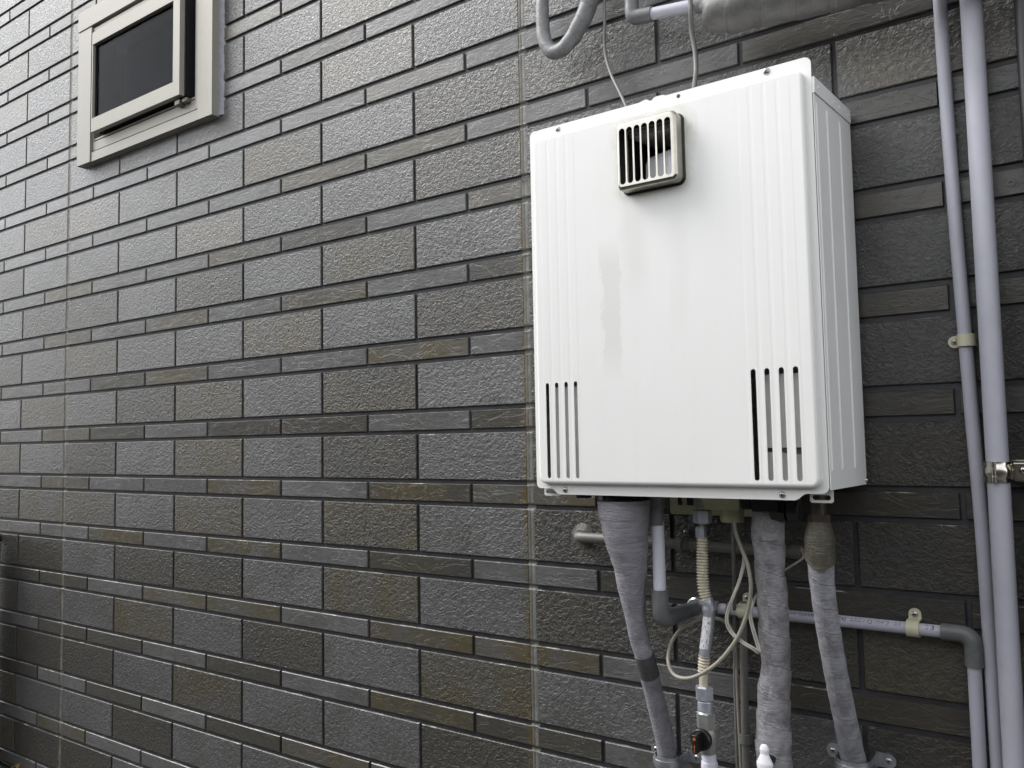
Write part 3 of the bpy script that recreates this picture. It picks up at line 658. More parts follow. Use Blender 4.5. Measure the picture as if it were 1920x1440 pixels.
# exhaust grille
gr = bmesh.new(); GX0, GX1, GZ0, GZ1 = 2.4665, 2.5665, .4605, .5660
gs = [slot(2.4775+.01258*k, .4690, .5565, .0099) for k in range(7)]
plate(gr, lambda o: rr(GX0, GX1, GZ0, GZ1, .0095, 6, o), -.2552, -.2290, holes=gs, fillet=.0052, thick=.0016)
grille = finish('exhaust_grille', gr, 'grille', heater, 40)
gk = bmesh.new(); plate(gk, lambda o: rr(GX0-.0022, GX1+.0022, GZ0-.0022, GZ1+.0018, .011, 6, o), -.2318, -.2290, holes=[rr(GX0+.004, GX1-.004, GZ0+.004, GZ1-.004, .008, 6)], fillet=.0010); finish('gasket', gk, 'rubber', heater, 40)  # dark ring added to draw a shade outline round the grille
du = bmesh.new()
prism(du, [(-.2285, .4660), (-.1500, .4700), (-.1500, .4690), (-.2285, .4650)], 2.4745, 2.5580)
finish('duct_floor', du, 'grille', heater, None)
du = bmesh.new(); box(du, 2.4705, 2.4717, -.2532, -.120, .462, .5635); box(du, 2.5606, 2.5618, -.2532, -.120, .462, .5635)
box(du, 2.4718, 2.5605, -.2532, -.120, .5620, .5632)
finish('exhaust_duct', du, 'dark', heater, None)  # duct walls blackened, the shade inside put into their colour
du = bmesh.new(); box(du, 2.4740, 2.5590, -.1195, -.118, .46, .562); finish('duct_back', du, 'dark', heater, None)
du = bmesh.new()
prev = None
for k in range(13):      # curved baffle that bulges forward at the right inside the duct
    t = k/12; x = 2.488+.070*t; yb = -.196-.022*math.sin(t*1.4)
    row = [du.verts.new((x, yb-.002, .4705)), du.verts.new((x, yb, .512)), du.verts.new((x, yb+.006, .524)), du.verts.new((x, yb+.020, .530))]
    if prev:
        for q in range(3): du.faces.new((prev[q], prev[q+1], row[q+1], row[q]))
    prev = row
finish('duct_baffle', du, 'white_plastic', heater, 50)
# things seen under the box
bm = bmesh.new(); plate(bm, rr(2.4300, 2.6500, -.0500, .010, .004), -.0200, -.0170)
for a in ((2.4455, 2.4520, -.034, -.020), (2.4620, 2.4730, -.034, -.012), (2.5350, 2.5480, -.044, -.034)): box(bm, a[0], a[1], -.0215, -.0195, a[2], a[3], mat=1)
finish('rear_plate', bm, ['cream_dim', 'dark'], heater)
bm = bmesh.new(); n0 = len(bm.faces)
A = [bm.verts.new(p) for p in ((2.5290, -.135, .0115), (2.5980, -.135, .0115), (2.5980, -.080, .0115), (2.5290, -.080, .0115))]
B = [bm.verts.new(p) for p in ((2.5370, -.127, -.0310), (2.5930, -.127, -.0310), (2.5930, -.085, -.0310), (2.5370, -.085, -.0310))]
for k in range(4): bm.faces.new((A[k], A[(k+1) % 4], B[(k+1) % 4], B[k]))
bm.faces.new(A); bm.faces.new(B[::-1])
lathe(bm, (2.5735, -.1050, -.0310), (0, 0, -1), [(0, .0185), (.001, .0190), (.003, .0185), (.018, .0180), (.0195, .0165), (.0195, 0)], 28)
finish('cable_entry_box', bm, 'cream_dim', heater, 35)
bm = bmesh.new(); box(bm, 2.620, 2.660, -.150, -.105, -.030, .0115, .003); cyl(bm, (2.646, -.128, -.030), (1, 0, 0), .0150, .0150, .020, 8)
lathe(bm, (2.668, -.128, -.027), (1, 0, 0), [(0, .014), (.002, .017), (.018, .017), (.020, .014), (.020, 0)], 18)
box(bm, 2.600, 2.616, -.14, -.12, -.028, .0115, .003)
finish('drain_valve', bm, 'black', heater)
bm = bmesh.new(); box(bm, 2.3225, 2.3440, -.160, -.140, -.0165, .0115, .003); finish('drain_plug', bm, 'black', heater)
bm = bmesh.new(); cyl(bm, (2.7240, -.170, .0115), (0, 0, -1), .0100, .0100, .040, 20); cyl(bm, (2.7240, -.170, -.0285), (0, 0, -1), .0150, .0150, .0165, 6, rot=.4)
finish('brass_union', bm, 'brown', heater)
bm = bmesh.new(); box(bm, 2.385, 2.445, -.185, -.130, -.018, .0115, .006); cyl(bm, (2.4150, -.158, -.012), (0, 0, -1), .034, .036, .008, 24); finish('outlet_block', bm, 'dark', heater)
# ================================================================ pipes, tape, hoses
def shift(L, dx=0, dy=0, dz=0, r=None): return [(a+dx, b+dy, c+dz, r if r else d) for a, b, c, d in L]
def spiral(pitch, amp, seedv, wr=.02):
    def f(s, th):
        ph = (s/pitch + th/(2*math.pi)) % 1.0
        return 1 + amp*(1-ph) + wr*noise.noise((math.cos(th)*1.3+seedv, math.sin(th)*1.3, s*38)) + wr*.45*noise.noise((math.cos(th)*3+seedv, math.sin(th)*3, s*150))
    return f
def pipe(name, key, mat, parent=None, seg=28, step=.004, mod=None, **kw):
    bm = bmesh.new(); tube(bm, PATHS[key] if isinstance(key, str) else key, seg, step, mod, **kw)
    return finish(name, bm, mat, parent, 50)

# --- wrapped pipe with the wide cone
t = thing('wrapped_pipe', PATHS['G'][-1][:3], 'grey tape wrapped pipe with a wide cone shaped top under the heater, leftmost wrapped pipe', 'pipe', 'tape wrapped pipes below the heater')
G = PATHS['G']
pipe('pipe_wrap', G, 'tapeG', t, 44, .003, spiral(.024, .022, 1.0, .022))
pts = catmull(G, .004); sel = [(p.x, p.y, p.z, r*1.06) for p, r in pts if -.312 < p.z < -.270]
pipe('tape_band', sel, 'tape_dark', t, 44, .003, spiral(.012, .02, 4.0, .012), smooth_path=False)
# --- middle pipe
t = thing('wrapped_pipe', PATHS['H'][-1][:3], 'thick pale dirty tape wrapped pipe hanging in the middle below the heater', 'pipe', 'tape wrapped pipes below the heater')
pipe('pipe_wrap', 'H', 'tapeH', t, 44, .003, spiral(.046, .085, 2.0, .05))
H0 = [(2.6338, -.116, -.0300, .0212), (2.6335, -.116, -.0500, .0240), (2.6325, -.114, -.0700, .0238)]
pipe('tape_collar', H0, 'tapeH', t, 44, .003, spiral(.03, .03, 6.0, .05))
# --- right pipe
t = thing('wrapped_pipe', PATHS['I'][-1][:3], 'slanting grey tape wrapped pipe with an olive tape collar, rightmost wrapped pipe', 'pipe', 'tape wrapped pipes below the heater')
pipe('pipe_wrap', PATHS['I'][2:], 'tapeI', t, 40, .003, spiral(.036, .035, 3.0, .02))
I0 = [(2.7240, -.1700, -.0400, .0145), (2.7240, -.1715, -.0500, .0178), (2.7239, -.1722, -.0620, .0204), (2.7239, -.1728, -.0760, .0209), (2.7241, -.1722, -.0900, .0208)]
bm = bmesh.new(); tube(bm, I0, 40, .002, spiral(.05, .02, 9, .05))
for v in bm.verts:      # ragged slanting lower edge
    if v.co.z < -.070: v.co.z += -.012*math.sin((v.co.x-2.724)/.02*1.4+1.2) if v.co.z < -.084 else 0
finish('tape_collar', bm, 'olive', t, 50)
# --- top U bend
t = thing('wrapped_pipe', PATHS['L'][4][:3], 'grey tape wrapped pipe bent into a U above the heater corner', 'pipe')
L = [(PATHS['L'][0][0], -.045, 1.35, .0115)] + PATHS['L'] + [(2.40, -.045, 1.30, .0165)]
pipe('pipe_wrap', L, 'tapeL', t, 36, .003, spiral(.028, .05, 5.0, .03))
# --- big bundle top right
t = thing('wrapped_pipe', PATHS['Q'][0][:3], 'thick dark tape wrapped pipe bundle crossing the top right above the heater', 'pipe')
Q = PATHS['Q'] + [(3.10, -.11, .735, .035), (3.40, -.11, .72, .035)]
pipe('pipe_wrap', Q, 'tapeQ', t, 48, .004, spiral(.055, .06, 7.0, .016))

# --- plastic pipe from the heater, elbow back to the wall and along it
t = thing('drain_pipe', (2.8864, -.020, -.45), 'lilac grey plastic pipe run with dark elbows below the heater, printed along its wall stretch', 'pipe')
pipe('pipe_section', [(2.4603, -.135, -.0500, .0102), (2.4606, -.135, -.1100, .0102), (2.4606, -.135, -.1700, .0102)], 'pvc2', t, 28, .02)
bm = bmesh.new()
lathe(bm, (2.4580, -.135, .0115), (0, 0, -1), [(0, .0150), (.040, .0150), (.042, .0125), (.069, .0125), (.0695, .0105)], 30); finish('pipe_socket', bm, 'pvc_grey', t)
bm = bmesh.new()
EL = [(2.4606, -.135, -.1600, .0136), (2.4606, -.135, -.1880, .0138), (2.4612, -.1310, -.2020, .0142), (2.4632, -.118, -.2085, .0140), (2.4660, -.100, -.2078, .0132), (2.4700, -.064, -.2065, .0130)]
tube(bm, EL, 30, .003); finish('elbow', bm, 'pvc_grey', t, 50)
bm = bmesh.new(); tube(bm, [(2.4690, -.068, -.2065, .0118), (2.4760, -.034, -.2055, .0118)], 28, .01); finish('pipe_section', bm, 'pvc_grey', t, 50)
bm = bmesh.new(); lathe(bm, (2.4765, -.0345, -.2050), (.12, 1, 0), [(0, .0150), (.002, .0175), (.012, .0175), (.014, .0150), (.03, .014), (.03, 0)], 30); finish('tee_ring', bm, 'zinc', t)
ZD = -.2040
pipe('pipe_section', [(2.4700, -.022, ZD, .0092), (2.60, -.021, ZD, .0088), (2.70, -.020, ZD, .0088), (2.8520, -.020, ZD, .0088)], 'pvc', t, 28, .03)
bm = bmesh.new(); tube(bm, [(2.4640, -.022, ZD, .0122), (2.5140, -.022, ZD, .0122)], 28, .01); tube(bm, [(2.5290, -.022, ZD, .0120), (2.5335, -.022, ZD, .0120)], 28, .01); finish('pipe_socket', bm, 'pvc_grey', t, 50)
bm = bmesh.new()
tube(bm, [(2.8480, -.020, ZD, .0118), (2.8700, -.020, ZD, .0118), (2.8800, -.020, ZD-.0020, .0124), (2.8862, -.020, ZD-.0080, .0128), (2.8882, -.020, ZD-.0180, .0122), (2.8882, -.020, -.2480, .0122)], 30, .003)
finish('elbow', bm, 'pvc_grey', t, 50)
pipe('pipe_section', [(2.8880, -.020, -.2450, .0092), (2.8878, -.020, -.62, .0092), (2.8878, -.020, -1.0, .0092)], 'pvc', t, 28, .06)
# printing on the wall stretch
def pipe_text(body, xa, xb, rp, yc, zc, parent, ang0=18, hgt=.0066, name='printing'):
    cu = bpy.data.curves.new('printing_curve', 'FONT'); cu.body = body; cu.size = 1
    o = bpy.data.objects.new('tmp', cu); COL.objects.link(o); bpy.context.view_layer.update()
    me = bpy.data.meshes.new_from_object(o.evaluated_get(bpy.context.evaluated_depsgraph_get()))
    bpy.data.objects.remove(o); b = bmesh.new(); b.from_mesh(me); bpy.data.meshes.remove(me); bpy.data.curves.remove(cu)
    if not b.verts: b.free(); return
    bmesh.ops.triangulate(b, faces=b.faces)
    xs = [v.co.x for v in b.verts]; ys = [v.co.y for v in b.verts]; x0, x1, y0 = min(xs), max(xs), min(ys); yh = max(ys)-y0
    for v in b.verts:
        a = R(ang0) + (v.co.y-y0)/yh*hgt/rp
        v.co = Vector((xa+(v.co.x-x0)/(x1-x0)*(xb-xa), yc-rp*math.cos(a), zc+rp*math.sin(a)))
    return finish(name, b, 'ink', parent, None)
RP = .00895
pr = pipe_text('JE070J028', 2.6290, 2.6700, RP, -.0205, ZD, t)
for body, xa, xb in (('Z42', 2.7060, 2.7185), ('エスロン', 2.7240, 2.7455), ('パイプ', 2.7600, 2.7800), ('スイ', 2.7860, 2.7960), ('13', 2.8300, 2.8400)):
    pipe_text(body, xa, xb, RP, -.0203, ZD, t)
bm = bmesh.new()
for k in range(24):
    pass
ringp = []
for k in range(24):
    a = 2*math.pi*k/24; row = []
    for q in (.0034, .0026):
        X = 2.7525+q*math.cos(a); an = R(18)+(.0029+q*math.sin(a))/RP; row.append(bm.verts.new((X, -.0203-RP*math.cos(an), ZD+RP*math.sin(an))))
    ringp.append(row)
for k in range(24): bm.faces.new((ringp[k][0], ringp[(k+1) % 24][0], ringp[(k+1) % 24][1], ringp[k][1]))
finish('printing', bm, 'ink', t, None)

# --- vertical pipes on the right
A = [(2.8880, -.014, 1.50, .0094)] + [(p[0], -.014, p[2], .0094) for p in PATHS['A']] + [(2.9140, -.014, -.72, .0094), (2.9150, -.014, -1.0, .0094)]
bm = bmesh.new(); tube(bm, A, 28, .05)
o = finish('thin_pipe', bm, 'pvc', None, 50); tag(o, 'thin lilac grey vertical pipe leaning slightly, left of the thicker pipe', 'pipe')
bm = bmesh.new(); tube(bm, [(2.9332, -.045, 1.50, .0143), (2.9332, -.045, .20, .0143), (2.9332, -.045, -1.0, .0143)], 32, .2, smooth_path=False)
o = finish('thick_pipe', bm, 'pvc', None, 50); tag(o, 'thick lilac grey vertical pipe at the right, held by a stainless steel band', 'pipe')
bm = bmesh.new(); box(bm, 2.9860, 3.0550, -.075, -.010, -1.0, 1.60, .010, seg=3)
for zz in (-.55, .95): box(bm, 2.9835, 3.0575, -.0775, .0, zz-.015, zz+.015, .004)
o = finish('downpipe', bm, 'darkpipe', None, 40); tag(o, 'black square downpipe at the far right edge of the wall', 'downpipe')

# --- conduit behind, coming out of the wall
t = thing('wall_conduit', (2.2402, 0, -.098), 'grey conduit leaving the wall at a round sealant patch and running behind the wrapped pipes', 'conduit')
pipe('conduit_tube', [(2.2402, .010, -.0985, .0092), (2.2410, -.010, -.0985, .0092), (2.2450, -.0235, -.0985, .0092), (2.2560, -.0290, -.0985, .0092), (2.2995, -.030, -.0988, .0092),
      (2.4179, -.028, -.1000, .0090), (2.5019, -.026, -.1015, .0090), (2.5929, -.026, -.1020, .0090), (2.6526, -.026, -.1024, .0090)], 'conduit', t, 26, .004)
bm = bmesh.new(); n0 = 0
for li, (rad_, y) in enumerate(((.0250, .0065), (.0235, -.0010), (.0150, -.0030), (.0115, -.0075), (.0104, -.0120))):
    ring = [bm.verts.new((2.2402+rad_*(1+.07*noise.noise((math.cos(a)*2, math.sin(a)*2, li*.3)))*math.cos(a), y-.0012*noise.noise((math.cos(a)*4, math.sin(a)*4, li)), -.0985+rad_*(1+.07*noise.noise((math.cos(a)*2, 7+math.sin(a)*2, li*.3)))*math.sin(a)))
            for a in [2*math.pi*k/36 for k in range(36)]]
    if li:
        for k in range(36): bm.faces.new((prev[k], prev[(k+1) % 36], ring[(k+1) % 36], ring[k]))
    prev = ring
finish('sealant_patch', bm, 'patch', t, 60)
for cc in ([(2.4450, -.027, -.1005, .0108), (2.4640, -.027, -.1008, .0108)], [(2.6380, -.026, -.1024, .0108), (2.6550, -.026, -.1024, .0108)]):
    bm = bmesh.new(); tube(bm, cc, 26, .01); finish('conduit_collar', bm, 'conduit', t, 50)
bm = bmesh.new(); tube(bm, [(2.5535, -.016, -.19, .0062), (2.5527, -.016, -.222, .0062), (2.5501, -.016, -.3386, .0062), (2.5482, -.016, -.4582, .0062), (2.5460, -.016, -1.0, .0062)], 22, .04)
o = finish('slim_conduit', bm, 'cable_grey', None, 50); tag(o, 'slim grey vertical conduit on the wall beside the thick wrapped pipe', 'conduit')

# --- gas hose
t = thing('gas_hose', (2.5290, -.12, -.60), 'cream corrugated gas hose with plated nuts and a clear sleeve, above the black valve knob', 'gas hose')
def rings(p, amp): return lambda s, th: 1 + amp*math.cos(2*math.pi*s/p)
J1 = [(2.5296, -.12, -.0750, .0080), (2.5284, -.12, -.1105, .0086), (2.5278, -.12, -.1355, .0086), (2.5290, -.12, -.1561, .0086), (2.5335, -.12, -.1760, .0086)]
pipe('corrugated_section', J1, 'creamhose', t, 26, .00035, rings(.0046, .15))
pipe('corrugated_section', [(2.5262, -.12, -.2590, .0084), (2.5240, -.12, -.2840, .0082)], 'creamhose', t, 26, .00035, rings(.0048, .15))
pipe('hose_neck', [(2.5240, -.12, -.2835, .0072), (2.5232, -.12, -.3060, .0068)], 'creamhose', t, 24, .004)
J2 = [(2.5325, -.12, -.1710, .0096), (2.5352, -.12, -.1790, .0100), (2.5360, -.12, -.1870, .0102), (2.5360, -.12, -.1966, .0090), (2.5336, -.12, -.2173, .0092), (2.5285, -.12, -.2465, .0090), (2.5262, -.12, -.2610, .0084)]
def crumple(s, th): return 1 + (.10*noise.noise((math.cos(th)*2, math.sin(th)*2, s*160)) if s < .024 else .01*noise.noise((math.cos(th), math.sin(th), s*60)))
sl_ = pipe('sleeve', J2, 'nut', t, 28, .0015, crumple)
bm = bmesh.new(); uvl = bm.loops.layers.uv.verify(); S = catmull(J2, .002); S = [(p, r) for p, r in S if -.2480 < p.z < -.1960]; prev = None; s0 = 0
for i, (p, r) in enumerate(S):
    row = [bm.verts.new(p + Vector((math.sin(a), -math.cos(a), 0))*(r*1.03+.0002)) for a in [R(-75+10*k) for k in range(13)]]
    if prev:
        for k in range(12):
            f = bm.faces.new((prev[k], prev[k+1], row[k+1], row[k]))
            for lp, (a_, b_) in zip(f.loops, ((k, i-1), (k+1, i-1), (k+1, i), (k, i))): lp[uvl].uv = (a_*.0016, b_*.002)
    prev = row
finish('label', bm, 'label', t, 50)
def hexnut(parent, x, y, z0, z1, r, mat='nut', rot=.25, name='nut'):
    bm = bmesh.new(); L = z0-z1
    lathe(bm, (x, y, z0), (0, 0, -1), [(0, r*.80), (L*.10, r), (L*.90, r), (L, r*.80), (L, 0)], 6, rot=rot)
    return finish(name, bm, mat, parent, 20)
hexnut(t, 2.5308, -.12, -.0315, -.0535, .0150, rot=.05)
hexnut(t, 2.5276, -.12, -.0585, -.0770, .0085, rot=.05)
bm = bmesh.new(); cyl(bm, (2.530, -.12, .0115), (0, 0, -1), .0105, .0105, .040, 20); finish('hose_union', bm, 'valve', t); bm = bmesh.new(); cyl(bm, (2.5290, -.12, -.0530), (0, 0, -1), .0040, .0040, .006, 14); finish('hose_neck', bm, 'valve', t)
hexnut(t, 2.5242, -.12, -.3045, -.3275, .0140, rot=.42)
bm = bmesh.new(); lathe(bm, (2.5246, -.12, -.3275), (0, 0, -1), [(0, .0105), (.002, .0116), (.014, .0118), (.016, .0112), (.018, .0130), (.018, 0)], 28); finish('collar', bm, 'nut', t)
# --- gas valve
t = thing('gas_valve', (2.5290, -.12, -.60), 'cast metal gas valve with a black and orange knob, below the cream hose', 'valve')
bm = bmesh.new()
lathe(bm, (2.5252, -.12, -.3450), (0, 0, -1), [(0, .0138), (.0012, .0148), (.023, .0148), (.025, .0135)], 6, rot=.42)
lathe(bm, (2.5265, -.12, -.3690), (0, 0, -1), [(0, .0130), (.006, .0158), (.020, .0162), (.030, .0145), (.036, .0140), (.0375, .0125), (.0375, 0)], 24)
cyl(bm, (2.5262, -.130, -.3830), (0, -1, 0), .0115, .0110, .010, 24)
finish('valve_body', bm, 'valve', t, 30)
bm = bmesh.new()
lathe(bm, (2.5262, -.1390, -.3800), (0, -1, 0), [(0, .0150), (.001, .0165), (.007, .0165), (.009, .0150), (.009, 0)], 32)
box(bm, 2.5215, 2.5305, -.1680, -.1470, -.3940, -.3660, .0022, seg=3)
kn = finish('knob', bm, 'black', t, 35)
bm = bmesh.new(); lathe(bm, (2.5258, -.1682, -.3720), (0, -1, 0), [(0, .0025), (.0003, .0025), (.0003, 0)], 20)
bm2 = bm; box(bm, 2.5253, 2.5263, -.1685, -.1681, -.3920, -.3835)
vs = [bm.verts.new(p) for p in ((2.5246, -.1684, -.3835), (2.5270, -.1684, -.3835), (2.5258, -.1684, -.3795))]; bm.faces.new(vs)
finish('knob_mark', bm, 'orange', kn, None)
bm = bmesh.new()
def thr(s, th): return 1+.035*math.cos(2*math.pi*(s/.0018)+th)
tube(bm, [(2.5280, -.12, -.4060, .0112), (2.5285, -.12, -.4190, .0112)], 26, .0003, thr, smooth_path=False)
S2 = [(2.5285, -.12, -.4180, .0118), (2.5286, -.12, -.4220, .0128), (2.5290, -.12, -.4450, .0130), (2.53, -.12, -.62, .0130), (2.53, -.12, -1.0, .0130)]
tube(bm, S2, 28, .02, smooth_path=False)
finish('supply_pipe', bm, 'pvc2', t, 50)

# --- cables
K1 = PATHS['K1'][:-1] + [(2.5390, -.014, -.50, .0026), (2.54, -.014, -1.0, .0026)]
bm = bmesh.new(); tube(bm, [(a, b, c, .0030) for a, b, c, d in K1], 14, .003); o = finish('looped_cable', bm, 'cable', None, 60)
tag(o, 'thick cream cable hanging from the heater in a wide loop over the hose', 'cable')
bm = bmesh.new(); k2 = PATHS['K2']
for dx, dy in ((-.0014, 0), (.0014, .0004)): tube(bm, [(a+dx, b+dy, c+dx*.6, .0016) for a, b, c, d in k2], 10, .003)
o = finish('twin_cable', bm, 'cable_white', None, 60); tag(o, 'thin white twin core cable folded into a narrow loop beside the thick wrapped pipe', 'cable')
bm = bmesh.new(); tube(bm, [(a, b, c, .0031) for a, b, c, d in PATHS['K3']] + [(2.5335, -.014, -.36, .0029), (2.5300, -.014, -1.0, .0029)], 12, .006)
o = finish('grey_cable', bm, 'cable_grey', None, 60); tag(o, 'straight grey cable dropping from the heater cable box down the wall', 'cable')
bm = bmesh.new(); tube(bm, [(2.3392, -.04, 1.30, .003)] + [(a, b, c, .0029) for a, b, c, d in PATHS['M']], 12, .005)
o = finish('thin_cable', bm, 'cable_grey', None, 60); tag(o, 'thin grey cable dropping onto the heater top beside the U bend', 'cable')
bm = bmesh.new(); tube(bm, [(2.5190, -.075, .99, .004)] + [(a, b, c, .0042) for a, b, c, d in PATHS['N2']], 14, .005)
o = finish('flat_cable', bm, 'cable_grey', None, 60); tag(o, 'thicker grey cable dropping onto the heater top below the dark bundle', 'cable')

# --- plastic pipe at the top
t = thing('upper_pipe', (2.4042, -.06, .833), 'grey plastic pipe with an elbow and sleeve crossing above the heater', 'pipe')
bm = bmesh.new(); tube(bm, [(2.4042, -.06, 1.35, .0125), (2.4040, -.06, .900, .0125), (2.4040, -.06, .862, .0125), (2.4042, -.06, .850, .0132), (2.4060, -.06, .8400, .0136), (2.4130, -.06, .8345, .0138), (2.4220, -.06, .8330, .0136), (2.4440, -.06, .8305, .0132)], 30, .004)
finish('elbow', bm, 'pvc_grey', t, 50)
bm = bmesh.new(); tube(bm, [(2.4400, -.06, .8310, .0104), (2.4831, -.06, .8258, .0104), (2.5320, -.06, .8195, .0104)], 28, .02); finish('pipe_section', bm, 'pvc', t, 50)
bm = bmesh.new(); tube(bm, [(2.5265, -.06, .8205, .0146), (2.56, -.06, .8160, .0146), (2.66, -.06, .806, .0140), (2.95, -.06, .78, .0140)], 28, .02); finish('sleeve', bm, 'tapeL', t, 50)

# ================================================================ clamps
def strip(bm, path, nrm_w, axis, wid, th):
    """band: path of points in the plane across the pipe, wid along axis, th thickness"""
    ax = Vector(axis); rows_ = []
    for i, p in enumerate(path):
        a = path[max(0, i-1)]; b = path[min(len(path)-1, i+1)]; d = (b-a).normalized(); nn = d.cross(ax).normalized()
        rows_.append([bm.verts.new(p+ax*wid/2), bm.verts.new(p-ax*wid/2), bm.verts.new(p-ax*wid/2+nn*th), bm.verts.new(p+ax*wid/2+nn*th)])
    for i in range(len(rows_)-1):
        for k in range(4): bm.faces.new((rows_[i][k], rows_[i][(k+1) % 4], rows_[i+1][(k+1) % 4], rows_[i+1][k]))
    bm.faces.new(rows_[0]); bm.faces.new(rows_[-1][::-1])
def saddle(name, label, cat, pc, r, axis, wid, ears, mat, earlen=.022, group=None, th=.0018, ribbed=False):
    x, y, z = pc; h = -y; ax = Vector((0, 0, 1)) if axis == 'z' else Vector((1, 0, 0)); lat = Vector((1, 0, 0)) if axis == 'z' else Vector((0, 0, 1))
    out = Vector((0, -1, 0)); c = Vector((x, 0, z))
    t = thing(name, (x, 0, z), label, cat, group)
    bm = bmesh.new(); R_ = r+.0006; path = []
    foot = .0015
    path += [c+lat*R_+out*foot]
    for k in range(0, 19): a = math.pi*k/18; path.append(c+lat*R_*math.cos(a)+out*(h+R_*math.sin(a)))
    path += [c-lat*R_+out*foot]
    strip(bm, path, None, ax, wid, -th if axis == 'z' else th)
    finish('band', bm, mat, t, 40)
    if ribbed:
        bm = bmesh.new(); path2 = [p for p in path[1:-1]]
        cc = c+out*h; strip(bm, [cc+(p-cc)*(1+ (th+.0002)/R_) for p in path2], None, ax, wid*.42, -.0016 if axis == 'z' else .0016); finish('rib', bm, mat, t, 40)
    for sgn in ears:
        bm = bmesh.new(); a0 = R_*.9*sgn; a1 = (R_+earlen)*sgn; hw = wid/2
        pts2 = []
        for k in range(9):
            a = -math.pi/2+math.pi*k/8; pts2.append((a1-hw*sgn+hw*math.cos(a)*sgn, hw*math.sin(a)))
        pts2 += [(a0, hw), (a0, -hw)]
        poly = [(x+p, z+q) if axis == 'z' else (x+q, z+p) for p, q in pts2]
        plate(bm, poly, -.0032, -.0008, back=True); finish('ear', bm, mat, t, 30)
        e = a1-hw*sgn
        screw(t, x+(e if axis == 'z' else 0), -.0033, z+(0 if axis == 'z' else e), min(.0046, hw*.55), rot=random.uniform(0, 1.5))
    return t
saddle('pipe_clamp', 'galvanised clamp at the foot of the leftmost wrapped pipe', 'pipe clamp', (2.4190, -.037, -.4640), .0208, 'z', .019, (1, -1), 'zinc', .026, 'galvanised pipe clamps', ribbed=True)
saddle('pipe_clamp', 'galvanised clamp at the foot of the rightmost slanting wrapped pipe', 'pipe clamp', (2.7247, -.045, -.4080), .0232, 'z', .021, (1, -1), 'zinc', .027, 'galvanised pipe clamps', ribbed=True)
saddle('pipe_clamp', 'cream clamp with its ear on the left holding the thin vertical pipe', 'pipe clamp', (2.9000, -.016, .2150), .0100, 'z', .0175, (-1,), 'cream', .0150, 'cream plastic pipe clamps')
saddle('pipe_clamp', 'cream clamp on the printed horizontal pipe near its right elbow', 'pipe clamp', (2.8110, -.0200, ZD), .0095, 'x', .0175, (1,), 'cream', .0165, 'cream plastic pipe clamps')
saddle('pipe_clamp', 'yellowed cream clamp on the horizontal pipe behind the hanging cables', 'pipe clamp', (2.5560, -.0215, ZD), .0098, 'x', .0160, (1,), 'cream', .0165, 'cream plastic pipe clamps')
saddle('pipe_clamp', 'grey clamp on the slim conduit beside the thick wrapped pipe', 'pipe clamp', (2.5490, -.0160, -.4110), .0070, 'z', .0155, (1,), 'cable_grey', .0140)
saddle('pipe_clamp', 'small grey clamp on the dark conduit under the heater', 'pipe clamp', (2.4500, -.0270, -.1005), .0112, 'x', .012, (1,), 'conduit', .0130)
# stainless stand-off band on the thick pipe
t = thing('stand_off_clamp', (2.9332, -.045, .0270), 'shiny stainless steel hinged band clamp with a screwed arm on the thick pipe', 'pipe clamp')
bm = bmesh.new(); prof = [(-.0145, .0150), (-.0140, .0165), (-.0085, .0168), (-.0040, .0188), (.0040, .0188), (.0085, .0168), (.0140, .0165), (.0145, .0150)]
lathe(bm, (2.9332, -.045, .0270), (0, 0, 1), prof, 36); finish('band', bm, 'stain', t, 30)
bm = bmesh.new()
for a, b in ((-.0140, -.0060), (-.0050, .0050), (.0060, .0140)): cyl(bm, (2.9300, -.0640, .0270+a), (0, 0, 1), .0034, .0034, b-a, 14)
finish('hinge', bm, 'stain', t, 30)
bm = bmesh.new(); box(bm, 2.9490, 2.9510, -.056, -.030, .0170, .0380, .0006); box(bm, 2.9510, 2.9800, -.0345, -.0325, .0150, .0390, .0006); box(bm, 2.9515, 2.9800, -.0400, -.0345, .0370, .0385, .0004)
box(bm, 2.9500, 2.9520, -.0320, .002, .0190, .0360, .0006); box(bm, 2.9430, 2.9700, -.0015, .002, .0120, .0420, .0006)
finish('arm', bm, 'stain', t, 30); screw(t, 2.9625, -.0346, .0290, .0052, mat='stain')
# white butterfly handle
t = thing('valve_handle', (2.6230, -.128, -.384), 'glossy white butterfly handle sticking out at the foot of the thick wrapped pipe', 'valve handle')
bm = bmesh.new()
tube(bm, [(2.6236, -.140, -.3690, .002), (2.6236, -.1405, -.3710, .0052), (2.6236, -.141, -.3765, .0072), (2.6236, -.141, -.3830, .0062), (2.6236, -.141, -.3880, .0085), (2.6236, -.141, -.3960, .0124), (2.6236, -.141, -.4030, .0118), (2.6236, -.141, -.4120, .0074), (2.6236, -.141, -.4230, .0052), (2.6236, -.140, -.4300, .003)], 28, .0012, flat=.6)
finish('grip', bm, 'white_plastic', t, 70)
bm = bmesh.new(); cyl(bm, (2.6236, -.138, -.3990), (0, 1, 0), .0070, .0070, .030, 20); finish('stem', bm, 'black', t)
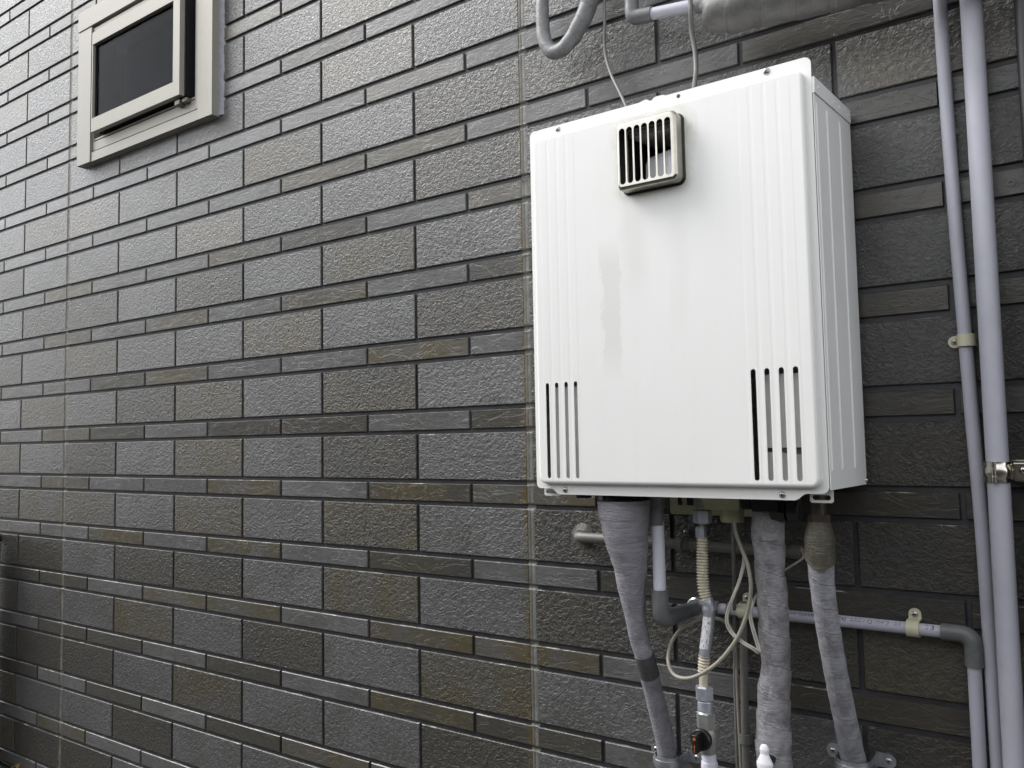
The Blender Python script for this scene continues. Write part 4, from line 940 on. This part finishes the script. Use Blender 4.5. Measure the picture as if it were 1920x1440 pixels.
# small screw plug in the siding at the right, dark post and leaf at the far left
bm = bmesh.new(); lathe(bm, (2.9662, .001, .4380), (0, -1, 0), [(0, .0062), (.002, .0058), (.0022, .0030), (.0005, .0028), (.0005, 0)], 18)
o = finish('wall_plug', bm, 'conduit', None); tag(o, 'small round plug in a siding tile beside the thick pipe, near the right edge', 'wall plug')
t = thing('garden_post', (-.125, -.06, -1.0), 'short dark post with a rust brown cap at the far left edge of the wall', 'post')
bm = bmesh.new(); lathe(bm, (-.125, -.062, -1.0), (0, 0, 1), [(0, .055), (.76, .055), (.765, .05), (.765, 0)], 28); finish('post_body', bm, 'black', t)
bm = bmesh.new(); lathe(bm, (-.125, -.062, -.2345), (0, 0, 1), [(0, .058), (.004, .060), (.022, .060), (.034, .048), (.040, .02), (.041, 0)], 28); finish('post_cap', bm, 'rust', t)
bm = bmesh.new(); g = []
for i in range(7):
    row = []
    for j in range(5):
        u_, v_ = i/6, j/4-.5; wd = .022*math.sin(math.pi*min(.98, u_+.04))
        row.append(bm.verts.new((.030+.060*u_, -.030-v_*wd+.01*math.sin(u_*3), -.998+.045*math.sin(u_*2.4)+.25*abs(v_)*wd)))
    g.append(row)
for i in range(6):
    for j in range(4): bm.faces.new((g[i][j], g[i+1][j], g[i+1][j+1], g[i][j+1]))
bmesh.ops.solidify(bm, geom=bm.faces, thickness=.0006)
o = finish('dry_leaf', bm, 'leafm', None, 60); tag(o, 'curled dry brown leaf on the ground at the foot of the wall, bottom left', 'leaf')

# ================================================================ unseen wall behind the viewer, added and sized to hold back sky light
t = thing('boundary_wall', (3.5, -2.75, -1.0), 'plain grey block boundary wall across the passage behind the viewer', 'wall')
bm = bmesh.new(); box(bm, -1.5, 9.0, -2.9, -2.75, -1.0, .75); finish('wall_body', bm, 'render', t, None)
bm = bmesh.new(); box(bm, -1.52, 9.02, -2.92, -2.73, .751, .81, .008); finish('coping', bm, 'roofm', t, None)
t = thing('neighbour_house', (-9, -5, -1.0), 'grey rendered house beyond the left end of the passage', 'house')  # unseen house, added to shut out low sky from the left
bm = bmesh.new(); box(bm, -15, -2.5, -10, -4.5, -1.0, 2.5); finish('wall', bm, 'render', t, None)
bm = bmesh.new(); box(bm, -15.3, -2.2, -10.3, -4.2, 2.501, 2.65, .01); finish('roof', bm, 'roofm', t, None)
